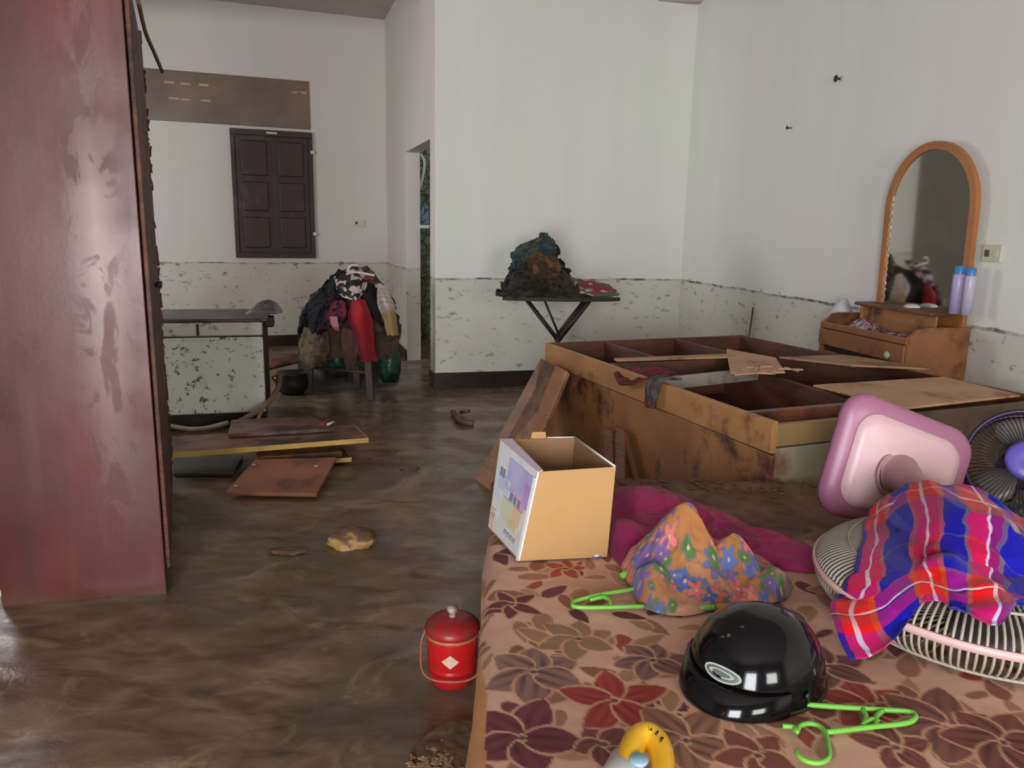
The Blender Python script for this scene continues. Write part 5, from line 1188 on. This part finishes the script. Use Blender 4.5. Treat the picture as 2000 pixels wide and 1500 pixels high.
# ------------------------------------------------------------------ red food pail
REDP = mat('glossy_red_enamel', '#c81f22', '#b81a1e', 3, .28, .03, .10, '#7a3a2c', mudscale=14); REDL = mat('muddy_red_lid', '#a31f26', '#8f2526', 8, .4, .05, .32, '#6a4436', mudscale=16)
pb = Zp(880, 1349, 0); rb = .078; hp = Yp(880, 1232, pb[1])[2]
t = thing('food_pail', 'small red lidded pail with a wire handle in the mud beside the mattress', 'pail', (pb[0], pb[1], 0))
pb = (pb[0], pb[1]+.055, -.004)
t.location = (pb[0], pb[1], 0)
hb = .150
lathe('pail_body', [(0, 0), (.050, 0), (.058, .006), (.064, .03), (.067, .06), (.0655, .062), (.068, .066), (.0705, hb-.012), (.0705, hb)], pb, REDP, t, 48)
tag(lathe('rim_band', [(.0700, hb-.006), (.0735, hb-.004), (.0735, hb+.004), (.0700, hb+.006)], pb, mat('brassy_rim', '#b57a4a', '#a3523a', 9, .4, 0), t, 48), 'brassy rim band')
lathe('lid', [(.0735, hb+.004), (.076, hb+.010), (.074, hb+.022), (.062, hb+.034), (.045, hb+.040), (.030, hb+.044), (.0, hb+.045)], pb, REDL, t, 48)
tag(lathe('lid_knob', [(.010, hb+.044), (.010, hb+.056), (.015, hb+.060), (.015, hb+.070), (.010, hb+.075), (0, hb+.076)], pb, mat('worn_white_knob', '#b9b3ad', '#96605a', 40, .35, 0), t, 20), 'worn white knob')
ev = Vector((pb[0], pb[1], pb[2]))
tube('handle', spline([ev+Vector((-.074, 0, hb-.0)), ev+Vector((-.084, -.012, hb-.03)), ev+Vector((-.078, -.055, .068)), ev+Vector((-.050, -.078, .052)), ev+Vector((0, -.086, .050)), ev+Vector((.050, -.078, .052)), ev+Vector((.078, -.055, .068)), ev+Vector((.084, -.012, hb-.03)), ev+Vector((.074, 0, hb-.0))], 6), .0028, mat('coppery_wire', '#a3604a', None, 5, .4, 0), t, 8)
for s_ in (-1, 1): tube('handle_lug', [ev+Vector((s_*.068, 0, hb)), ev+Vector((s_*.078, 0, hb))], .006, bpy.data.materials['coppery_wire'], t, 8)
# diamond label, curved to the body
def PB(a, z, r_): return ev+Vector((r_*math.sin(a), -r_*math.cos(a), z))
bm = bmesh.new(); cv = bm.verts.new(PB(.0, .097, .0712)); vv = [bm.verts.new(PB(a, z, .0712)) for a, z in ((-.34, .097), (-.17, .107), (0, .117), (.17, .107), (.34, .097), (.17, .087), (0, .077), (-.17, .087))]
for i in range(8): bm.faces.new((cv, vv[i], vv[(i+1) % 8]))
bm_obj('diamond_label', bm, mat('cream_label', '#d9b79a', None, 5, .5, 0), t)

# ------------------------------------------------------------------ things in the mud
def rock(label, px, py, rx, ry, rz, m, name='foam_chunk', cat='foam', seed=1, sink=.3):
    g = Zp(px, py, 0); bm = bmesh.new(); bmesh.ops.create_icosphere(bm, subdivisions=4, radius=1)
    for v in bm.verts:
        n_ = mnoise.noise(v.co*1.6+Vector((seed, seed*2, 0)))*.28+mnoise.noise(v.co*4+Vector((seed, 0, 0)))*.09
        v.co *= 1+n_; v.co.z = max(v.co.z, -.6); v.co = Vector((v.co.x*rx, v.co.y*ry, (v.co.z+sink)*rz))+Vector((g[0], g[1], 0))
    return tag(bm_obj(name, bm, m, None, True), label, cat)
k = N('yellow_foam'); ob = k.obj(); nrm_ = k.add('ShaderNodeNewGeometry'); sz = k.add('ShaderNodeSeparateXYZ'); k.link(nrm_.outputs['Normal'], sz.inputs[0])
f_ = k.ramp(k.math('ADD', k.math('MULTIPLY', sz.outputs[2], .6), k.noise(ob, 12, 4)), [(.62, 0.), (.82, 1.)])
c = k.mix(f_, L4('#b8935a'), L4('#6b4d38')); k.link(c, k.b.inputs['Base Color']); k.b.inputs['Roughness'].default_value = .7; k.bump(k.noise(ob, 40, 4), .3)
rock('yellowish foam lump lying alone on the muddy floor', 690, 1062, .092, .072, .055, k.m)
BRN = mat('muddy_lump', '#6f5540', '#54402f', 8, .6, .2)
rock('small flat brown scrap in the mud on the right of the plank pile', 800, 915, .05, .035, .012, BRN, 'mud_lump', 'lump', 3)
rock('low wet mud lump in front of the yellow foam', 560, 1078, .07, .03, .010, BRN, 'mud_lump', 'lump', 5)
t = thing('broken_branch', 'short broken stick in the mud near the middle wall', 'stick', Zp(900, 815))
tube('stem', spline([Zp(885, 805, .02), Zp(900, 822, .02), Zp(925, 826, .015)], 5), .02, BRN, t); tube('side_twig', [Zp(900, 805, .02), Zp(916, 803, .05)], .012, BRN, t)
# patch of light chips near the mattress foot
t = thing('debris_patch', 'low muddy mound scattered with pale chips at the bottom edge', 'debris', Zp(885, 1470))
heap('mud_mound', [tuple(Zp(x, y, 0)[:2]) for x, y in ((790, 1490), (830, 1440), (890, 1408), (950, 1420), (965, 1500), (940, 1560), (820, 1560))], .002, [(*Zp(890, 1470)[:2], .018, .12)], attr_mat('mound_mud', .5, .3, 60), lambda X, Y: mixc(np.broadcast_to(lin('#584029'), X.shape+(3,)), lin('#6d5a3a'), (fbm(X*14, Y*14, 3, 3)-.4)*4), t, amp=.01, nf=20)
bm = bmesh.new()
for i in range(150):
    s_ = random.uniform(0, 1); px = 810+s_*120+random.gauss(0, 14); py = 1505-s_*60+random.gauss(0, 14); c_ = Vector(Zp(px, py, .017)); a_ = random.uniform(0, 6.28); l_ = random.uniform(.003, .009)
    obox(bm, c_, Vector((math.cos(a_)*l_, math.sin(a_)*l_, random.uniform(-.002, .002))), Vector((-math.sin(a_), math.cos(a_), 0))*l_*.5, Vector((0, 0, .0015)))
tag(bm_obj('pale_chips', bm, mat('pale_chip', '#a9886a', '#8f7050', 20, .7, 0), t), kind='stuff')

GR = {'coat_hanger': 'plastic coat hangers left among the clothes', 'plank': 'loose planks piled on the floor', 'plastic_jar': 'green jars by the stool', 'spray_bottle': 'lilac bottles on the mirror shelf', 'table_fan': 'table fans lying on the mattress',
      'loose_board': 'loose boards lying on the box bed', 'slat': 'slats leaning on the box bed', 'branch': 'branches by the freezer', 'wall_nail': 'nails in the right wall', 'wall_outlet': 'wall outlets', 'bottle_cap': 'stray caps', 'mud_lump': 'lumps in the mud', 'plastic_bag': 'crumpled plastic bags'}
for o in bpy.data.objects:
    b = o.name.split('.')[0]
    if o.parent is None and b in GR: o['group'] = GR[b]
